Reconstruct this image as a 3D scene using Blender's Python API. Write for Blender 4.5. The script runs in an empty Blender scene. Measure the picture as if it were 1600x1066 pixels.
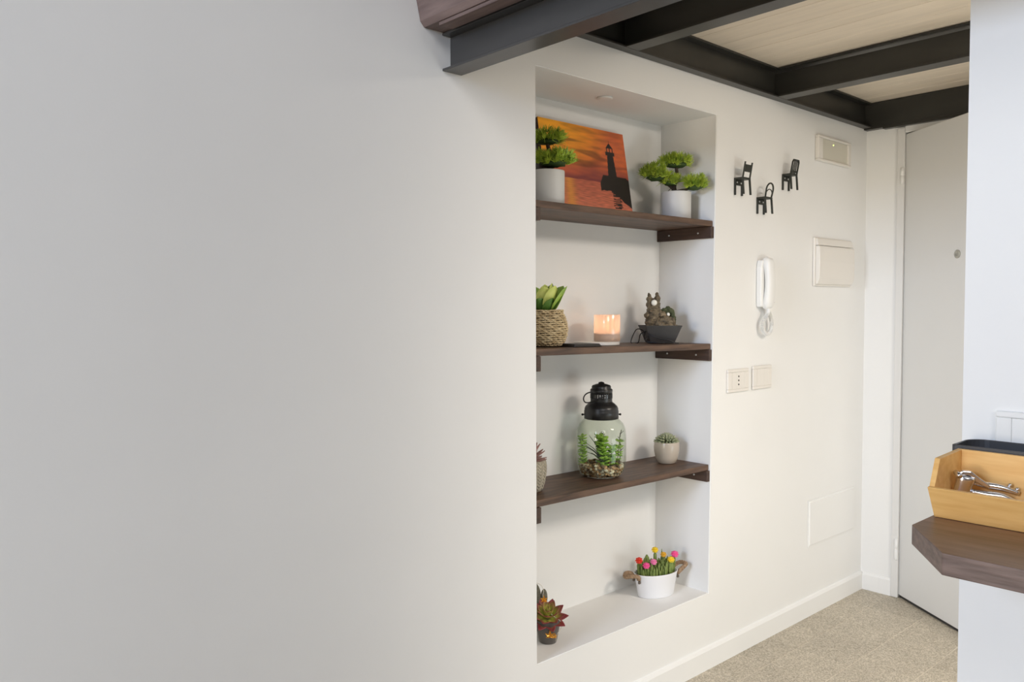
import bpy, bmesh, math, random
import numpy as np
from mathutils import Vector, Matrix, noise
random.seed(7)
C = bpy.context.scene.collection
PI = math.pi
V = Vector

# ------------------------------------------------------------------ camera, world, lights, exposure
cam_d = bpy.data.cameras.new('camera'); cam = bpy.data.objects.new('camera', cam_d); C.objects.link(cam)
cam_d.sensor_width = 36.0; cam_d.lens = 1263.76 / 1600 * 36.0; cam_d.clip_start = 0.02
R_ = V((0.74055165, -0.67198792, -0.00393487)); U_ = V((0.03148005, 0.02884176, 0.99908816)); F_ = V((0.67126169, 0.74000026, -0.04251303))
cam.matrix_world = Matrix(((R_.x, U_.x, -F_.x, 0.0), (R_.y, U_.y, -F_.y, -1.58253), (R_.z, U_.z, -F_.z, 1.25), (0, 0, 0, 1)))
bpy.context.scene.camera = cam
sc = bpy.context.scene
sc.view_settings.view_transform = 'Standard'; sc.view_settings.look = 'None'
sc.view_settings.gamma = 1.0; sc.view_settings.use_curve_mapping = False
sc.view_settings.exposure = 0.075

w = bpy.data.worlds.new('world'); sc.world = w; w.use_nodes = True
w.node_tree.nodes['Background'].inputs[0].default_value = (1.0, 0.93, 0.91, 1)
w.node_tree.nodes['Background'].inputs[1].default_value = 0.035

def area(name, loc, target, sx, sy, power, col):
    d = bpy.data.lights.new(name, 'AREA'); d.shape = 'RECTANGLE'; d.size = sx; d.size_y = sy; d.energy = power; d.color = col
    o = bpy.data.objects.new(name, d); C.objects.link(o); o.location = loc
    o.rotation_euler = (V(target) - V(loc)).to_track_quat('-Z', 'Y').to_euler()
    return o
# high living-room window to the left with an added warm fill below it, a second high window behind,
# and two added fills on the kitchen side, one overhead and one low
area('window_daylight', (-4.0, -1.1, 2.4), (1.6, -0.7, 1.3), 1.2, 1.0, 147, (0.625, 0.755, 1.0))
area('low_left_fill', (-4.0, -1.1, 0.8), (1.6, -0.7, 1.3), 1.2, 1.0, 71, (0.97, 0.87, 0.70))  # added fill standing in for warm bounce off the floor
area('rear_window_daylight', (-1.5, -4.6, 3.2), (2.2, 0.0, 1.0), 1.6, 1.4, 62, (0.98, 0.97, 0.98))
area('kitchen_top_fill', (2.3, -2.1, 2.08), (2.3, -1.9, 0.0), 0.6, 0.6, 37.0, (0.98, 0.88, 0.775))  # added overhead fill, the room has no lamp fitting there
area('kitchen_low_fill', (2.3, -1.9, 0.5), (2.4, 0.0, 0.5), 0.8, 0.6, 6.8, (0.86, 0.97, 1.0))  # added low fill that brightens the lower wall and niche

# ------------------------------------------------------------------ materials
def mat(name, col, rough=0.6, metal=0.0, noise_amt=0.0, noise_scale=20.0, stretch=(1, 1, 1), col2=None, bump=0.0, bump_scale=None, **kw):
    m = bpy.data.materials.new(name); m.use_nodes = True; nt = m.node_tree; n = nt.nodes; l = nt.links
    b = n['Principled BSDF']; b.inputs['Roughness'].default_value = rough; b.inputs['Metallic'].default_value = metal
    for k, v in kw.items():
        b.inputs[k.replace('_', ' ')].default_value = v
    c = tuple(col) + (1,)
    b.inputs['Base Color'].default_value = c
    if noise_amt > 0 or bump > 0 or col2:
        tc = n.new('ShaderNodeTexCoord'); mp = n.new('ShaderNodeMapping'); mp.inputs['Scale'].default_value = stretch
        l.new(tc.outputs['Object'], mp.inputs['Vector'])
        nz = n.new('ShaderNodeTexNoise'); nz.inputs['Scale'].default_value = noise_scale; nz.inputs['Detail'].default_value = 5
        l.new(mp.outputs[0], nz.inputs['Vector'])
        if noise_amt > 0 or col2:
            rp = n.new('ShaderNodeValToRGB')
            rp.color_ramp.elements[0].position = 0.3; rp.color_ramp.elements[1].position = 0.7
            c2 = tuple(col2) + (1,) if col2 else tuple(min(1, x * (1 + noise_amt)) for x in col) + (1,)
            c1 = c if col2 else tuple(x * (1 - noise_amt) for x in col) + (1,)
            rp.color_ramp.elements[0].color = c1; rp.color_ramp.elements[1].color = c2
            l.new(nz.outputs['Fac'], rp.inputs[0]); l.new(rp.outputs[0], b.inputs['Base Color'])
        if bump > 0:
            nb = nz
            if bump_scale:
                nb = n.new('ShaderNodeTexNoise'); nb.inputs['Scale'].default_value = bump_scale; nb.inputs['Detail'].default_value = 4
                l.new(mp.outputs[0], nb.inputs['Vector'])
            bp = n.new('ShaderNodeBump'); bp.inputs['Strength'].default_value = bump; bp.inputs['Distance'].default_value = 0.002
            l.new(nb.outputs['Fac'], bp.inputs['Height']); l.new(bp.outputs[0], b.inputs['Normal'])
    return m

def srgb(r, g, b):
    f = lambda c: (c / 255 / 12.92) if c <= 10 else ((c / 255 + 0.055) / 1.055) ** 2.4
    return (f(r), f(g), f(b))

M = {}
M['wall'] = mat('white_wall_paint', (0.84, 0.835, 0.815), 0.75, bump=0.06, bump_scale=180, noise_amt=0.012, noise_scale=3)
M['plastic'] = mat('ivory_plastic', (0.79, 0.755, 0.70), 0.45)
M['plastic_white'] = mat('white_plastic', (0.83, 0.825, 0.80), 0.3)
M['door'] = mat('door_paint', (0.72, 0.712, 0.69), 0.45, noise_amt=0.015, noise_scale=2)
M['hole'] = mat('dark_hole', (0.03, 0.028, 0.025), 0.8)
M['steel'] = mat('black_steel', (0.029, 0.028, 0.024), 0.34, 0.0, noise_amt=0.3, noise_scale=9, stretch=(1, .3, 1), bump=0.1)
M['steel_front'] = mat('grey_black_steel', (0.046, 0.0445, 0.043), 0.3, 0.0, noise_amt=0.25, noise_scale=8, stretch=(1, .25, 1), bump=0.15)
M['timber'] = mat('dark_timber', (0.095, 0.062, 0.054), 0.55, col2=(0.22, 0.155, 0.137), noise_scale=14, stretch=(3, .35, 3), bump=0.5)
M['board'] = mat('whitewashed_boards', (0.80, 0.70, 0.565), 0.7, noise_amt=0.06, noise_scale=10, stretch=(4, .4, 4), bump=0.1)
M['shelf'] = mat('dark_walnut', (0.042, 0.022, 0.014), 0.5, col2=(0.15, 0.085, 0.052), noise_scale=9, stretch=(.9, 8, 8), bump=0.25)
M['batten'] = mat('dark_batten', (0.038, 0.019, 0.012), 0.5, col2=(0.075, 0.040, 0.027), noise_scale=12, stretch=(6, .8, 6), bump=0.2)
M['counter'] = mat('brown_counter', (0.17, 0.095, 0.052), 0.42, col2=(0.26, 0.155, 0.10), noise_scale=11, stretch=(7, .7, 7), bump=0.15)
M['counter_edge'] = mat('brown_counter_edge', (0.105, 0.068, 0.054), 0.5, col2=(0.20, 0.135, 0.11), noise_scale=16, stretch=(4, 1.0, 9), bump=0.4)
M['bamboo'] = mat('bamboo', (0.74, 0.41, 0.125), 0.4, col2=(0.86, 0.54, 0.20), noise_scale=9, stretch=(10, 1.1, 10), bump=0.05)
M['black_plastic'] = mat('black_plastic', (0.045, 0.045, 0.048), 0.38)
M['chrome'] = mat('chrome', (0.72, 0.72, 0.73), 0.24, 1.0)
M['zinc'] = mat('zinc_screw', (0.7, 0.7, 0.7), 0.3, 1.0)
M['ceramic'] = mat('white_ceramic', (0.66, 0.655, 0.63), 0.5, noise_amt=0.02, noise_scale=8)
M['beige'] = mat('beige_ceramic', (0.47, 0.405, 0.33), 0.25)
M['sand_pot'] = mat('sandy_pot', (0.40, 0.36, 0.28), 0.8, noise_amt=0.15, noise_scale=60, bump=0.3)
M['soil'] = mat('soil', (0.06, 0.045, 0.03), 0.95, bump=0.8, noise_amt=0.4, noise_scale=120)
M['bark'] = mat('bark', (0.05, 0.035, 0.022), 0.9, noise_amt=0.4, noise_scale=90, bump=0.6)
M['needle'] = mat('pine_needles', (0.15, 0.27, 0.015), 0.45, col2=(0.62, 0.74, 0.085), noise_scale=60)
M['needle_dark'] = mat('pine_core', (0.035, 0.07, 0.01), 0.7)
M['leaf'] = mat('broad_leaf', (0.14, 0.32, 0.05), 0.42, col2=(0.38, 0.55, 0.09), noise_scale=28)
M['leaf_dark'] = mat('broad_leaf_dark', (0.04, 0.13, 0.025), 0.45, col2=(0.12, 0.24, 0.04), noise_scale=25)
M['leaf_lime'] = mat('broad_leaf_lime', (0.46, 0.58, 0.08), 0.45, col2=(0.70, 0.76, 0.22), noise_scale=25)
M['straw'] = mat('seagrass_straw', (0.46, 0.33, 0.17), 0.8, col2=(0.80, 0.66, 0.42), noise_scale=70, bump=0.4)
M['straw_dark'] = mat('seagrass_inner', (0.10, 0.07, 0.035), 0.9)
M['marble'] = mat('white_marble', (0.78, 0.77, 0.74), 0.3, noise_amt=0.05, noise_scale=25)
M['slate'] = mat('dark_slab', (0.022, 0.018, 0.016), 0.45)
M['charcoal'] = mat('charcoal_bowl', (0.045, 0.043, 0.042), 0.42, noise_amt=0.1, noise_scale=40)
M['rock'] = mat('resin_rock', (0.045, 0.033, 0.02), 0.7, col2=(0.25, 0.195, 0.12), noise_scale=70, bump=1.0)
M['rock_green'] = mat('mossy_rock', (0.035, 0.045, 0.018), 0.8, col2=(0.10, 0.11, 0.05), noise_scale=60, bump=0.8)
M['pearl'] = mat('white_stone', (0.85, 0.83, 0.76), 0.25)
M['cable'] = mat('black_cable', (0.015, 0.015, 0.017), 0.35)
M['lid'] = mat('black_enamel', (0.014, 0.014, 0.014), 0.34)
M['pebble'] = mat('pebbles', (0.22, 0.15, 0.09), 0.5, col2=(0.62, 0.50, 0.36), noise_scale=55)
M['aqua'] = mat('aquarium_plant', (0.14, 0.32, 0.03), 0.45, col2=(0.44, 0.64, 0.10), noise_scale=60)
M['aqua_dark'] = mat('aquarium_blade', (0.03, 0.05, 0.02), 0.45)
M['succ_pale'] = mat('pale_succulent', (0.20, 0.24, 0.12), 0.6, col2=(0.42, 0.43, 0.29), noise_scale=60)
M['succ_rose'] = mat('rose_succulent', (0.24, 0.11, 0.09), 0.6, col2=(0.42, 0.25, 0.22), noise_scale=60)
M['grey_pot'] = mat('grey_pot', (0.115, 0.105, 0.095), 0.35, noise_amt=0.08, noise_scale=40)
M['cactus'] = mat('dark_cactus', (0.135, 0.125, 0.09), 0.75, noise_amt=0.35, noise_scale=160, bump=0.4)
M['gold'] = mat('gold_leaf', (0.80, 0.46, 0.10), 0.32, 0.75)
M['wire'] = mat('silver_wire', (0.72, 0.68, 0.60), 0.35, 0.6)
M['planter'] = mat('white_enamel_planter', (0.84, 0.84, 0.86), 0.32)
M['rope'] = mat('jute_rope', (0.22, 0.135, 0.075), 0.9, col2=(0.42, 0.29, 0.18), noise_scale=140, bump=0.8)
M['rivet'] = mat('dark_rivet', (0.16, 0.13, 0.10), 0.4, 0.7)
M['stem'] = mat('cactus_stem', (0.11, 0.17, 0.03), 0.6, col2=(0.25, 0.31, 0.08), noise_scale=90)
M['red'] = mat('red_flower', (0.72, 0.045, 0.02), 0.6); M['pink'] = mat('pink_flower', (0.86, 0.10, 0.32), 0.6)
M['pink_pale'] = mat('pale_pink_flower', (0.82, 0.22, 0.42), 0.6); M['yellow'] = mat('yellow_flower', (0.88, 0.62, 0.02), 0.6); M['orange_y'] = mat('amber_flower', (0.72, 0.40, 0.03), 0.6)
M['hook'] = mat('dark_green_black_iron', (0.020, 0.022, 0.015), 0.5)
M['grout'] = mat('grout', (0.66, 0.60, 0.50), 0.9, noise_amt=0.05, noise_scale=60)
M['picture_edge'] = mat('canvas_edge', (0.05, 0.022, 0.012), 0.7)
M['dial'] = mat('dull_lens', (0.36, 0.35, 0.30), 0.25)
M['diffuser'] = mat('milky_diffuser', (0.66, 0.63, 0.54), 0.4)

def terrazzo():
    m = bpy.data.materials.new('granular_tile'); m.use_nodes = True; nt = m.node_tree; n = nt.nodes; l = nt.links
    b = n['Principled BSDF']; b.inputs['Roughness'].default_value = 0.5
    g = n.new('ShaderNodeNewGeometry')
    v = n.new('ShaderNodeTexVoronoi'); v.inputs['Scale'].default_value = 260
    l.new(g.outputs['Position'], v.inputs['Vector'])
    r = n.new('ShaderNodeValToRGB'); e = r.color_ramp.elements
    e[0].color = (0.31, 0.272, 0.205, 1); e[0].position = 0.0
    e[1].color = (0.62, 0.555, 0.45, 1); e[1].position = 1.0
    x = r.color_ramp.elements.new(0.45); x.color = (0.44, 0.388, 0.302, 1)
    sep = n.new('ShaderNodeSeparateColor'); l.new(v.outputs['Color'], sep.inputs[0]); l.new(sep.outputs[0], r.inputs[0])
    oi = n.new('ShaderNodeObjectInfo'); mr = n.new('ShaderNodeMapRange'); mr.inputs[3].default_value = 0.94; mr.inputs[4].default_value = 1.05
    l.new(oi.outputs['Random'], mr.inputs[0])
    nz = n.new('ShaderNodeTexNoise'); nz.inputs['Scale'].default_value = 7; l.new(g.outputs['Position'], nz.inputs['Vector'])
    mr2 = n.new('ShaderNodeMapRange'); mr2.inputs[3].default_value = 0.88; mr2.inputs[4].default_value = 1.12; l.new(nz.outputs['Fac'], mr2.inputs[0])
    mu = n.new('ShaderNodeMath'); mu.operation = 'MULTIPLY'; l.new(mr.outputs[0], mu.inputs[0]); l.new(mr2.outputs[0], mu.inputs[1])
    vm = n.new('ShaderNodeVectorMath'); vm.operation = 'SCALE'; l.new(r.outputs[0], vm.inputs[0]); l.new(mu.outputs[0], vm.inputs['Scale'])
    l.new(vm.outputs[0], b.inputs['Base Color'])
    return m
M['tile'] = terrazzo()

def emis(name, col, s):
    m = bpy.data.materials.new(name); m.use_nodes = True
    b = m.node_tree.nodes['Principled BSDF']; b.inputs['Base Color'].default_value = (*col, 1)
    b.inputs['Emission Color'].default_value = (*col, 1); b.inputs['Emission Strength'].default_value = s
    return m
M['flame'] = emis('flame', (1.0, 0.55, 0.2), 1.5)
M['led'] = emis('green_led', (0.75, 0.95, 0.25), 2.0)

def glass(name, tint, rough=0.0):
    m = bpy.data.materials.new(name); m.use_nodes = True
    b = m.node_tree.nodes['Principled BSDF']
    b.inputs['Base Color'].default_value = (*tint, 1); b.inputs['Roughness'].default_value = rough
    b.inputs['Transmission Weight'].default_value = 1.0; b.inputs['IOR'].default_value = 1.45
    return m
def thin_glass(name, tint=(1, 1, 1)):
    # thin-walled clear glass: straight-through transmission plus a fresnel gloss
    m = bpy.data.materials.new(name); m.use_nodes = True; nt = m.node_tree; n = nt.nodes; l = nt.links
    n.remove(n['Principled BSDF'])
    t = n.new('ShaderNodeBsdfTransparent'); t.inputs[0].default_value = (*tint, 1)
    g = n.new('ShaderNodeBsdfGlossy'); g.inputs['Roughness'].default_value = 0.03
    lw = n.new('ShaderNodeLayerWeight'); lw.inputs[0].default_value = 0.5
    pw = n.new('ShaderNodeMath'); pw.operation = 'POWER'; pw.inputs[1].default_value = 4.0; l.new(lw.outputs['Facing'], pw.inputs[0])
    fr = n.new('ShaderNodeMath'); fr.operation = 'MULTIPLY_ADD'; fr.inputs[1].default_value = 0.45; fr.inputs[2].default_value = 0.018; l.new(pw.outputs[0], fr.inputs[0])
    mx = n.new('ShaderNodeMixShader'); l.new(fr.outputs[0], mx.inputs[0]); l.new(t.outputs[0], mx.inputs[1]); l.new(g.outputs[0], mx.inputs[2])
    l.new(mx.outputs[0], n['Material Output'].inputs['Surface'])
    return m
M['jar_glass'] = thin_glass('jar_glass', (0.93, 0.95, 0.92))
def frosted():
    m = bpy.data.materials.new('frosted_candle_glass'); m.use_nodes = True; nt = m.node_tree; n = nt.nodes; l = nt.links
    n.remove(n['Principled BSDF'])
    tl = n.new('ShaderNodeBsdfTranslucent'); tl.inputs[0].default_value = (0.92, 0.84, 0.78, 1)
    tp = n.new('ShaderNodeBsdfTransparent'); gl = n.new('ShaderNodeBsdfGlossy'); gl.inputs['Roughness'].default_value = 0.08
    m1 = n.new('ShaderNodeMixShader'); m1.inputs[0].default_value = 0.08; l.new(tl.outputs[0], m1.inputs[1]); l.new(tp.outputs[0], m1.inputs[2])
    m2 = n.new('ShaderNodeMixShader'); m2.inputs[0].default_value = 0.07; l.new(m1.outputs[0], m2.inputs[1]); l.new(gl.outputs[0], m2.inputs[2])
    l.new(m2.outputs[0], n['Material Output'].inputs['Surface'])
    return m
M['frosted'] = frosted()
def wax():
    m = bpy.data.materials.new('candle_wax'); m.use_nodes = True; nt = m.node_tree; n = nt.nodes; l = nt.links
    n.remove(n['Principled BSDF'])
    d = n.new('ShaderNodeBsdfDiffuse'); d.inputs[0].default_value = (0.84, 0.80, 0.77, 1)
    t = n.new('ShaderNodeBsdfTranslucent'); t.inputs[0].default_value = (0.92, 0.87, 0.82, 1)
    mx = n.new('ShaderNodeMixShader'); mx.inputs[0].default_value = 0.35; l.new(d.outputs[0], mx.inputs[1]); l.new(t.outputs[0], mx.inputs[2])
    l.new(mx.outputs[0], n['Material Output'].inputs['Surface']); return m
M['wax'] = wax()

def attr_mat(name, attr, rough=0.4):
    m = bpy.data.materials.new(name); m.use_nodes = True; nt = m.node_tree
    a = nt.nodes.new('ShaderNodeAttribute'); a.attribute_name = attr
    b = nt.nodes['Principled BSDF']; b.inputs['Roughness'].default_value = rough
    nt.links.new(a.outputs['Color'], b.inputs['Base Color'])
    return m
M['print'] = attr_mat('photo_print', 'print', 0.45)
M['pebble_mix'] = attr_mat('mixed_pebbles', 'print', 0.45)
M['rosette'] = attr_mat('red_rosette_leaf', 'print', 0.5)

# ------------------------------------------------------------------ mesh helpers
class MB:
    def __init__(self): self.v = []; self.f = []; self.s = []
    def add(self, vs, fs, smooth=False):
        o = len(self.v); self.v += [tuple(x) for x in vs]; self.f += [tuple(i + o for i in f) for f in fs]; self.s += [smooth] * len(fs); return self
    def box(self, a, b, mtx=None):
        (x0, y0, z0), (x1, y1, z1) = a, b
        x0, x1 = min(x0, x1), max(x0, x1); y0, y1 = min(y0, y1), max(y0, y1); z0, z1 = min(z0, z1), max(z0, z1)
        vs = [V(p) for p in ((x0, y0, z0), (x1, y0, z0), (x1, y1, z0), (x0, y1, z0), (x0, y0, z1), (x1, y0, z1), (x1, y1, z1), (x0, y1, z1))]
        if mtx: vs = [mtx @ p for p in vs]
        return self.add(vs, [(0, 3, 2, 1), (4, 5, 6, 7), (0, 1, 5, 4), (1, 2, 6, 5), (2, 3, 7, 6), (3, 0, 4, 7)])
    def hexa(self, vs):
        return self.add(vs, [(0, 3, 2, 1), (4, 5, 6, 7), (0, 1, 5, 4), (1, 2, 6, 5), (2, 3, 7, 6), (3, 0, 4, 7)])
    def prism(self, poly, d0, d1, mapf):
        """poly: CCW list of (a,b); extruded from d0 to d1; mapf(a,b,d)->xyz"""
        n = len(poly)
        vs = [mapf(a, b, d0) for a, b in poly] + [mapf(a, b, d1) for a, b in poly]
        return self.add(vs, [tuple(range(n - 1, -1, -1)), tuple(range(n, 2 * n))] + [(i, (i + 1) % n, n + (i + 1) % n, n + i) for i in range(n)])
    def lathe(self, prof, c=(0, 0, 0), seg=40, smooth=True, sx=1, sy=1, rot=0, close=True):
        cx, cy, cz = c; vs = []; fs = []; k = len(prof)
        for i in range(seg):
            a = 2 * PI * i / seg
            for r, z in prof:
                x, y = r * math.cos(a) * sx, r * math.sin(a) * sy
                vs.append((cx + x * math.cos(rot) - y * math.sin(rot), cy + x * math.sin(rot) + y * math.cos(rot), cz + z))
        for i in range(seg):
            j = (i + 1) % seg
            for q in range(k - 1): fs.append((i * k + q, j * k + q, j * k + q + 1, i * k + q + 1))
        self.add(vs, fs, smooth)
        if close:
            o = len(self.v) - seg * k
            if prof[0][0] > 1e-5: self.f.append(tuple(o + i * k for i in range(seg - 1, -1, -1))); self.s.append(False)
            if prof[-1][0] > 1e-5: self.f.append(tuple(o + i * k + k - 1 for i in range(seg))); self.s.append(False)
        return self
    def tube(self, pts, r, seg=10, cap=True, smooth=True, closed=False):
        pts = [V(p) for p in pts]; n = len(pts); rs = r if isinstance(r, (list, tuple)) else [r] * n
        vs = []; fs = []; prev = None
        for i, p in enumerate(pts):
            if closed: t = pts[(i + 1) % n] - pts[i - 1]
            else: t = pts[min(i + 1, n - 1)] - pts[max(i - 1, 0)]
            t = t.normalized() if t.length > 1e-9 else V((0, 0, 1))
            if prev is None:
                u = t.cross(V((0, 0, 1)));
                if u.length < 1e-3: u = t.cross(V((1, 0, 0)))
            else: u = prev - t * prev.dot(t)
            u.normalize(); prev = u; w_ = t.cross(u)
            for k in range(seg):
                a = 2 * PI * k / seg; vs.append(p + (u * math.cos(a) + w_ * math.sin(a)) * rs[i])
        m = n if closed else n - 1
        for i in range(m):
            j = (i + 1) % n
            for k in range(seg):
                fs.append((i * seg + k, i * seg + (k + 1) % seg, j * seg + (k + 1) % seg, j * seg + k))
        if cap and not closed: fs += [tuple(range(seg - 1, -1, -1)), tuple((n - 1) * seg + k for k in range(seg))]
        return self.add(vs, fs, smooth)
    def ball(self, c, rx, ry=None, rz=None, seg=14, rings=9, disp=0.0, fr=20.0, rot=None):
        ry = ry or rx; rz = rz or rx; c = V(c); vs = [(0, 0, -1)]; fs = []
        for i in range(1, rings):
            t = PI * i / rings
            for k in range(seg):
                a = 2 * PI * k / seg; vs.append((math.sin(t) * math.cos(a), math.sin(t) * math.sin(a), -math.cos(t)))
        vs.append((0, 0, 1)); out = []
        for p in vs:
            p = V(p); d = 1 + (disp * noise.noise(p * fr + c * 37) if disp else 0)
            q = V((p.x * rx, p.y * ry, p.z * rz)) * d
            if rot: q = rot @ q
            out.append(c + q)
        for k in range(seg):
            fs.append((0, 1 + (k + 1) % seg, 1 + k)); fs.append((len(vs) - 1, len(vs) - 1 - seg + k, len(vs) - 1 - seg + (k + 1) % seg))
        for i in range(rings - 2):
            for k in range(seg):
                a = 1 + i * seg
                fs.append((a + k, a + (k + 1) % seg, a + seg + (k + 1) % seg, a + seg + k))
        return self.add(out, fs, True)
    def build(self, name, m, parent=None, bevel=0.0, loc=None, seg=2):
        me = bpy.data.meshes.new(name); me.from_pydata(self.v, [], self.f)
        me.polygons.foreach_set('use_smooth', self.s); me.update()
        if bevel > 0: pass
        me.materials.append(M[m] if isinstance(m, str) else m)
        o = bpy.data.objects.new(name, me); C.objects.link(o)
        if parent: o.parent = parent
        if loc: o.location = loc
        if bevel > 0:
            b = o.modifiers.new('bevel', 'BEVEL'); b.width = bevel; b.segments = seg; b.limit_method = 'ANGLE'; b.angle_limit = 0.6; b.harden_normals = False
        return o

def thing(name, label, cat, loc=(0, 0, 0), rz=0.0, group=None):
    o = bpy.data.objects.new(name, None); C.objects.link(o); o.location = loc; o.rotation_euler = (0, 0, rz); o.empty_display_size = 0.05
    o['label'] = label; o['category'] = cat; o['kind'] = 'thing'
    if group: o['group'] = group
    return o
def tag(o, label, cat, group=None, kind='thing'):
    o['label'] = label; o['category'] = cat; o['kind'] = kind
    if group: o['group'] = group
    return o
def struct(o, label): o['kind'] = 'structure'; o['label'] = label; return o
def empty_struct(name, label, loc=(0, 0, 0)):
    o = bpy.data.objects.new(name, None); C.objects.link(o); o.location = loc; o.empty_display_size = .05
    return struct(o, label)
def plab(o, label): o['label'] = label; return o
def arc(cx, cy, r, a0, a1, n): return [(cx + r * math.cos(a0 + (a1 - a0) * i / n), cy + r * math.sin(a0 + (a1 - a0) * i / n)) for i in range(n + 1)]
def spline(ctrl, n=8):
    P = [V(p) for p in ctrl]; P = [P[0] * 2 - P[1]] + P + [P[-1] * 2 - P[-2]]; out = []
    for i in range(1, len(P) - 2):
        a, b, c, d = P[i - 1:i + 3]
        for k in range(n):
            t = k / n
            out.append(0.5 * ((2 * b) + (c - a) * t + (2 * a - 5 * b + 4 * c - d) * t * t + (3 * b - a - 3 * c + d) * t ** 3))
    out.append(P[-2]); return out

# ------------------------------------------------------------------ room shell
ZT, ZB, DEP = 1.896, 0.261, 0.232
XL = 1.5257
def xr(z): return 2.3451 + (2.3757 - 2.3451) * (z - ZB) / (ZT - ZB)
X3 = 3.513
def niche_wall():
    b = MB(); X0, X1, Z0, Z1 = -2.6, X3, 0.0, 2.9
    t = 0.40
    # front face, a 3x3 grid round the opening
    xs = [X0, XL, None, X1]; zs = [Z0, ZB, ZT, Z1]
    def px(i, z): return [X0, XL, xr(min(max(z, ZB), ZT)), X1][i]
    vid = {}
    vs = []
    for j, z in enumerate(zs):
        for i in range(4): vid[(i, j)] = len(vs); vs.append((px(i, z), 0, z))
    nb = len(vs)
    for (i, j) in ((1, 1), (2, 1), (2, 2), (1, 2)):
        vid[('n', i, j)] = len(vs); x, _, z = vs[vid[(i, j)]]; vs.append((x, DEP, z))
    for (i, j) in ((0, 0), (3, 0), (3, 3), (0, 3)):
        vid[('b', i, j)] = len(vs); x, _, z = vs[vid[(i, j)]]; vs.append((x, t, z))
    fs = []
    for j in range(3):
        for i in range(3):
            if (i, j) == (1, 1): continue
            fs.append((vid[(i, j)], vid[(i + 1, j)], vid[(i + 1, j + 1)], vid[(i, j + 1)]))
    ring = [(1, 1), (2, 1), (2, 2), (1, 2)]
    for k in range(4):
        a, c = ring[k], ring[(k + 1) % 4]
        fs.append((vid[a], vid[('n',) + a], vid[('n',) + c], vid[c])[::1])
    fs.append(tuple(vid[('n',) + r] for r in ring))
    B = [vid[('b', i, j)] for i, j in ((0, 0), (3, 0), (3, 3), (0, 3))]
    fs.append((B[0], B[3], B[2], B[1]))
    fs.append((vid[(0, 0)], B[0], B[1], vid[(3, 0)], vid[(2, 0)], vid[(1, 0)]))
    fs.append((vid[(0, 3)], vid[(1, 3)], vid[(2, 3)], vid[(3, 3)], B[2], B[3]))
    fs.append((vid[(0, 0)], vid[(0, 1)], vid[(0, 2)], vid[(0, 3)], B[3], B[0]))
    fs.append((vid[(3, 0)], B[1], B[2], vid[(3, 3)], vid[(3, 2)], vid[(3, 1)]))
    b.add(vs, fs)
    o = b.build('wall_left', 'wall')
    bm = bmesh.new(); bm.from_mesh(o.data); bmesh.ops.recalc_face_normals(bm, faces=bm.faces)
    ed = [e for e in bm.edges if all(abs(v.co.y) < 1e-6 and ZB - .01 < v.co.z < ZT + .01 and XL - .01 < v.co.x < 2.4 for v in e.verts)]
    bmesh.ops.bevel(bm, geom=ed, offset=0.0022, segments=3, affect='EDGES')
    bm.to_mesh(o.data); bm.free()
    return o
struct(niche_wall(), 'long white plastered wall with a deep recessed shelf niche')

# floor with single tiles
fl = MB().box((-2.6, -3.2, -0.08), (4.4, 0.0, -0.0013)).build('floor', 'grout'); struct(fl, 'grey granular square tile floor')
T = 0.197
tb = bmesh.new(); bmesh.ops.create_cube(tb, size=1); bmesh.ops.scale(tb, vec=(T - 0.0022, T - 0.0022, 0.010), verts=tb.verts)
bmesh.ops.bevel(tb, geom=[e for e in tb.edges if all(v.co.z > 0 for v in e.verts)], offset=0.0012, segments=1, affect='EDGES')
tme = bpy.data.meshes.new('floor_tile'); tb.to_mesh(tme); tb.free(); tme.materials.append(M['tile'])
field = MB()
for i in range(-26, 7):
    for j in range(0, 17):
        x0, x1 = 2.3235 + T * i + .0011, min(2.3235 + T * (i + 1) - .0011, X3 + .04)
        y1, y0 = -0.128 + T * (1 - j) - .0011, -0.128 - T * j + .0011
        y1 = min(y1, -0.001)
        if x1 - x0 < .02: continue
        dz = 0.0004 * random.uniform(-1, 1)
        if i < -4 or j > 12:
            field.box((x0, y0, -.01 + dz), (x1, y1, dz)); continue
        o = bpy.data.objects.new('floor_tile', tme); C.objects.link(o); o.parent = fl
        o.location = ((x0 + x1) / 2, (y0 + y1) / 2, -0.005 + dz); o.scale = ((x1 - x0) / (T - .0022), (y1 - y0) / (T - .0022), 1)
field.build('floor_tile_field', 'tile', fl)['kind'] = 'stuff'

# end wall with door opening
ew = MB().box((X3, -0.136, 0), (X3 + .16, 0.0, 2.9)).box((X3, -1.06, 1.985), (X3 + .16, -0.136, 2.9)).box((X3, -3.2, 0), (X3 + .16, -1.06, 2.9)).build('wall_end', 'wall')
struct(ew, 'narrow white end wall that carries the entrance door')
struct(MB().box((4.4, -3.2, -0.08), (4.5, 0.4, 2.9)).build('wall_hall', 'wall'), 'white hall wall beyond the entrance door')

bb = MB().prism([(0, 0), (0.011, 0), (0.011, 0.066), (0.006, 0.076), (0, 0.078)], -2.6, X3, lambda a, b, d: (d, -a, b)).build('baseboard_left', 'wall')
struct(bb, 'low white baseboard along the niche wall')
bb2 = MB().prism([(0, 0), (0.009, 0), (0.009, 0.066), (0.005, 0.076), (0, 0.078)], -0.011, -0.134, lambda a, b, d: (X3 - a, d, b)).build('baseboard_end', 'wall')
struct(bb2, 'short white baseboard on the end wall')

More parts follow.
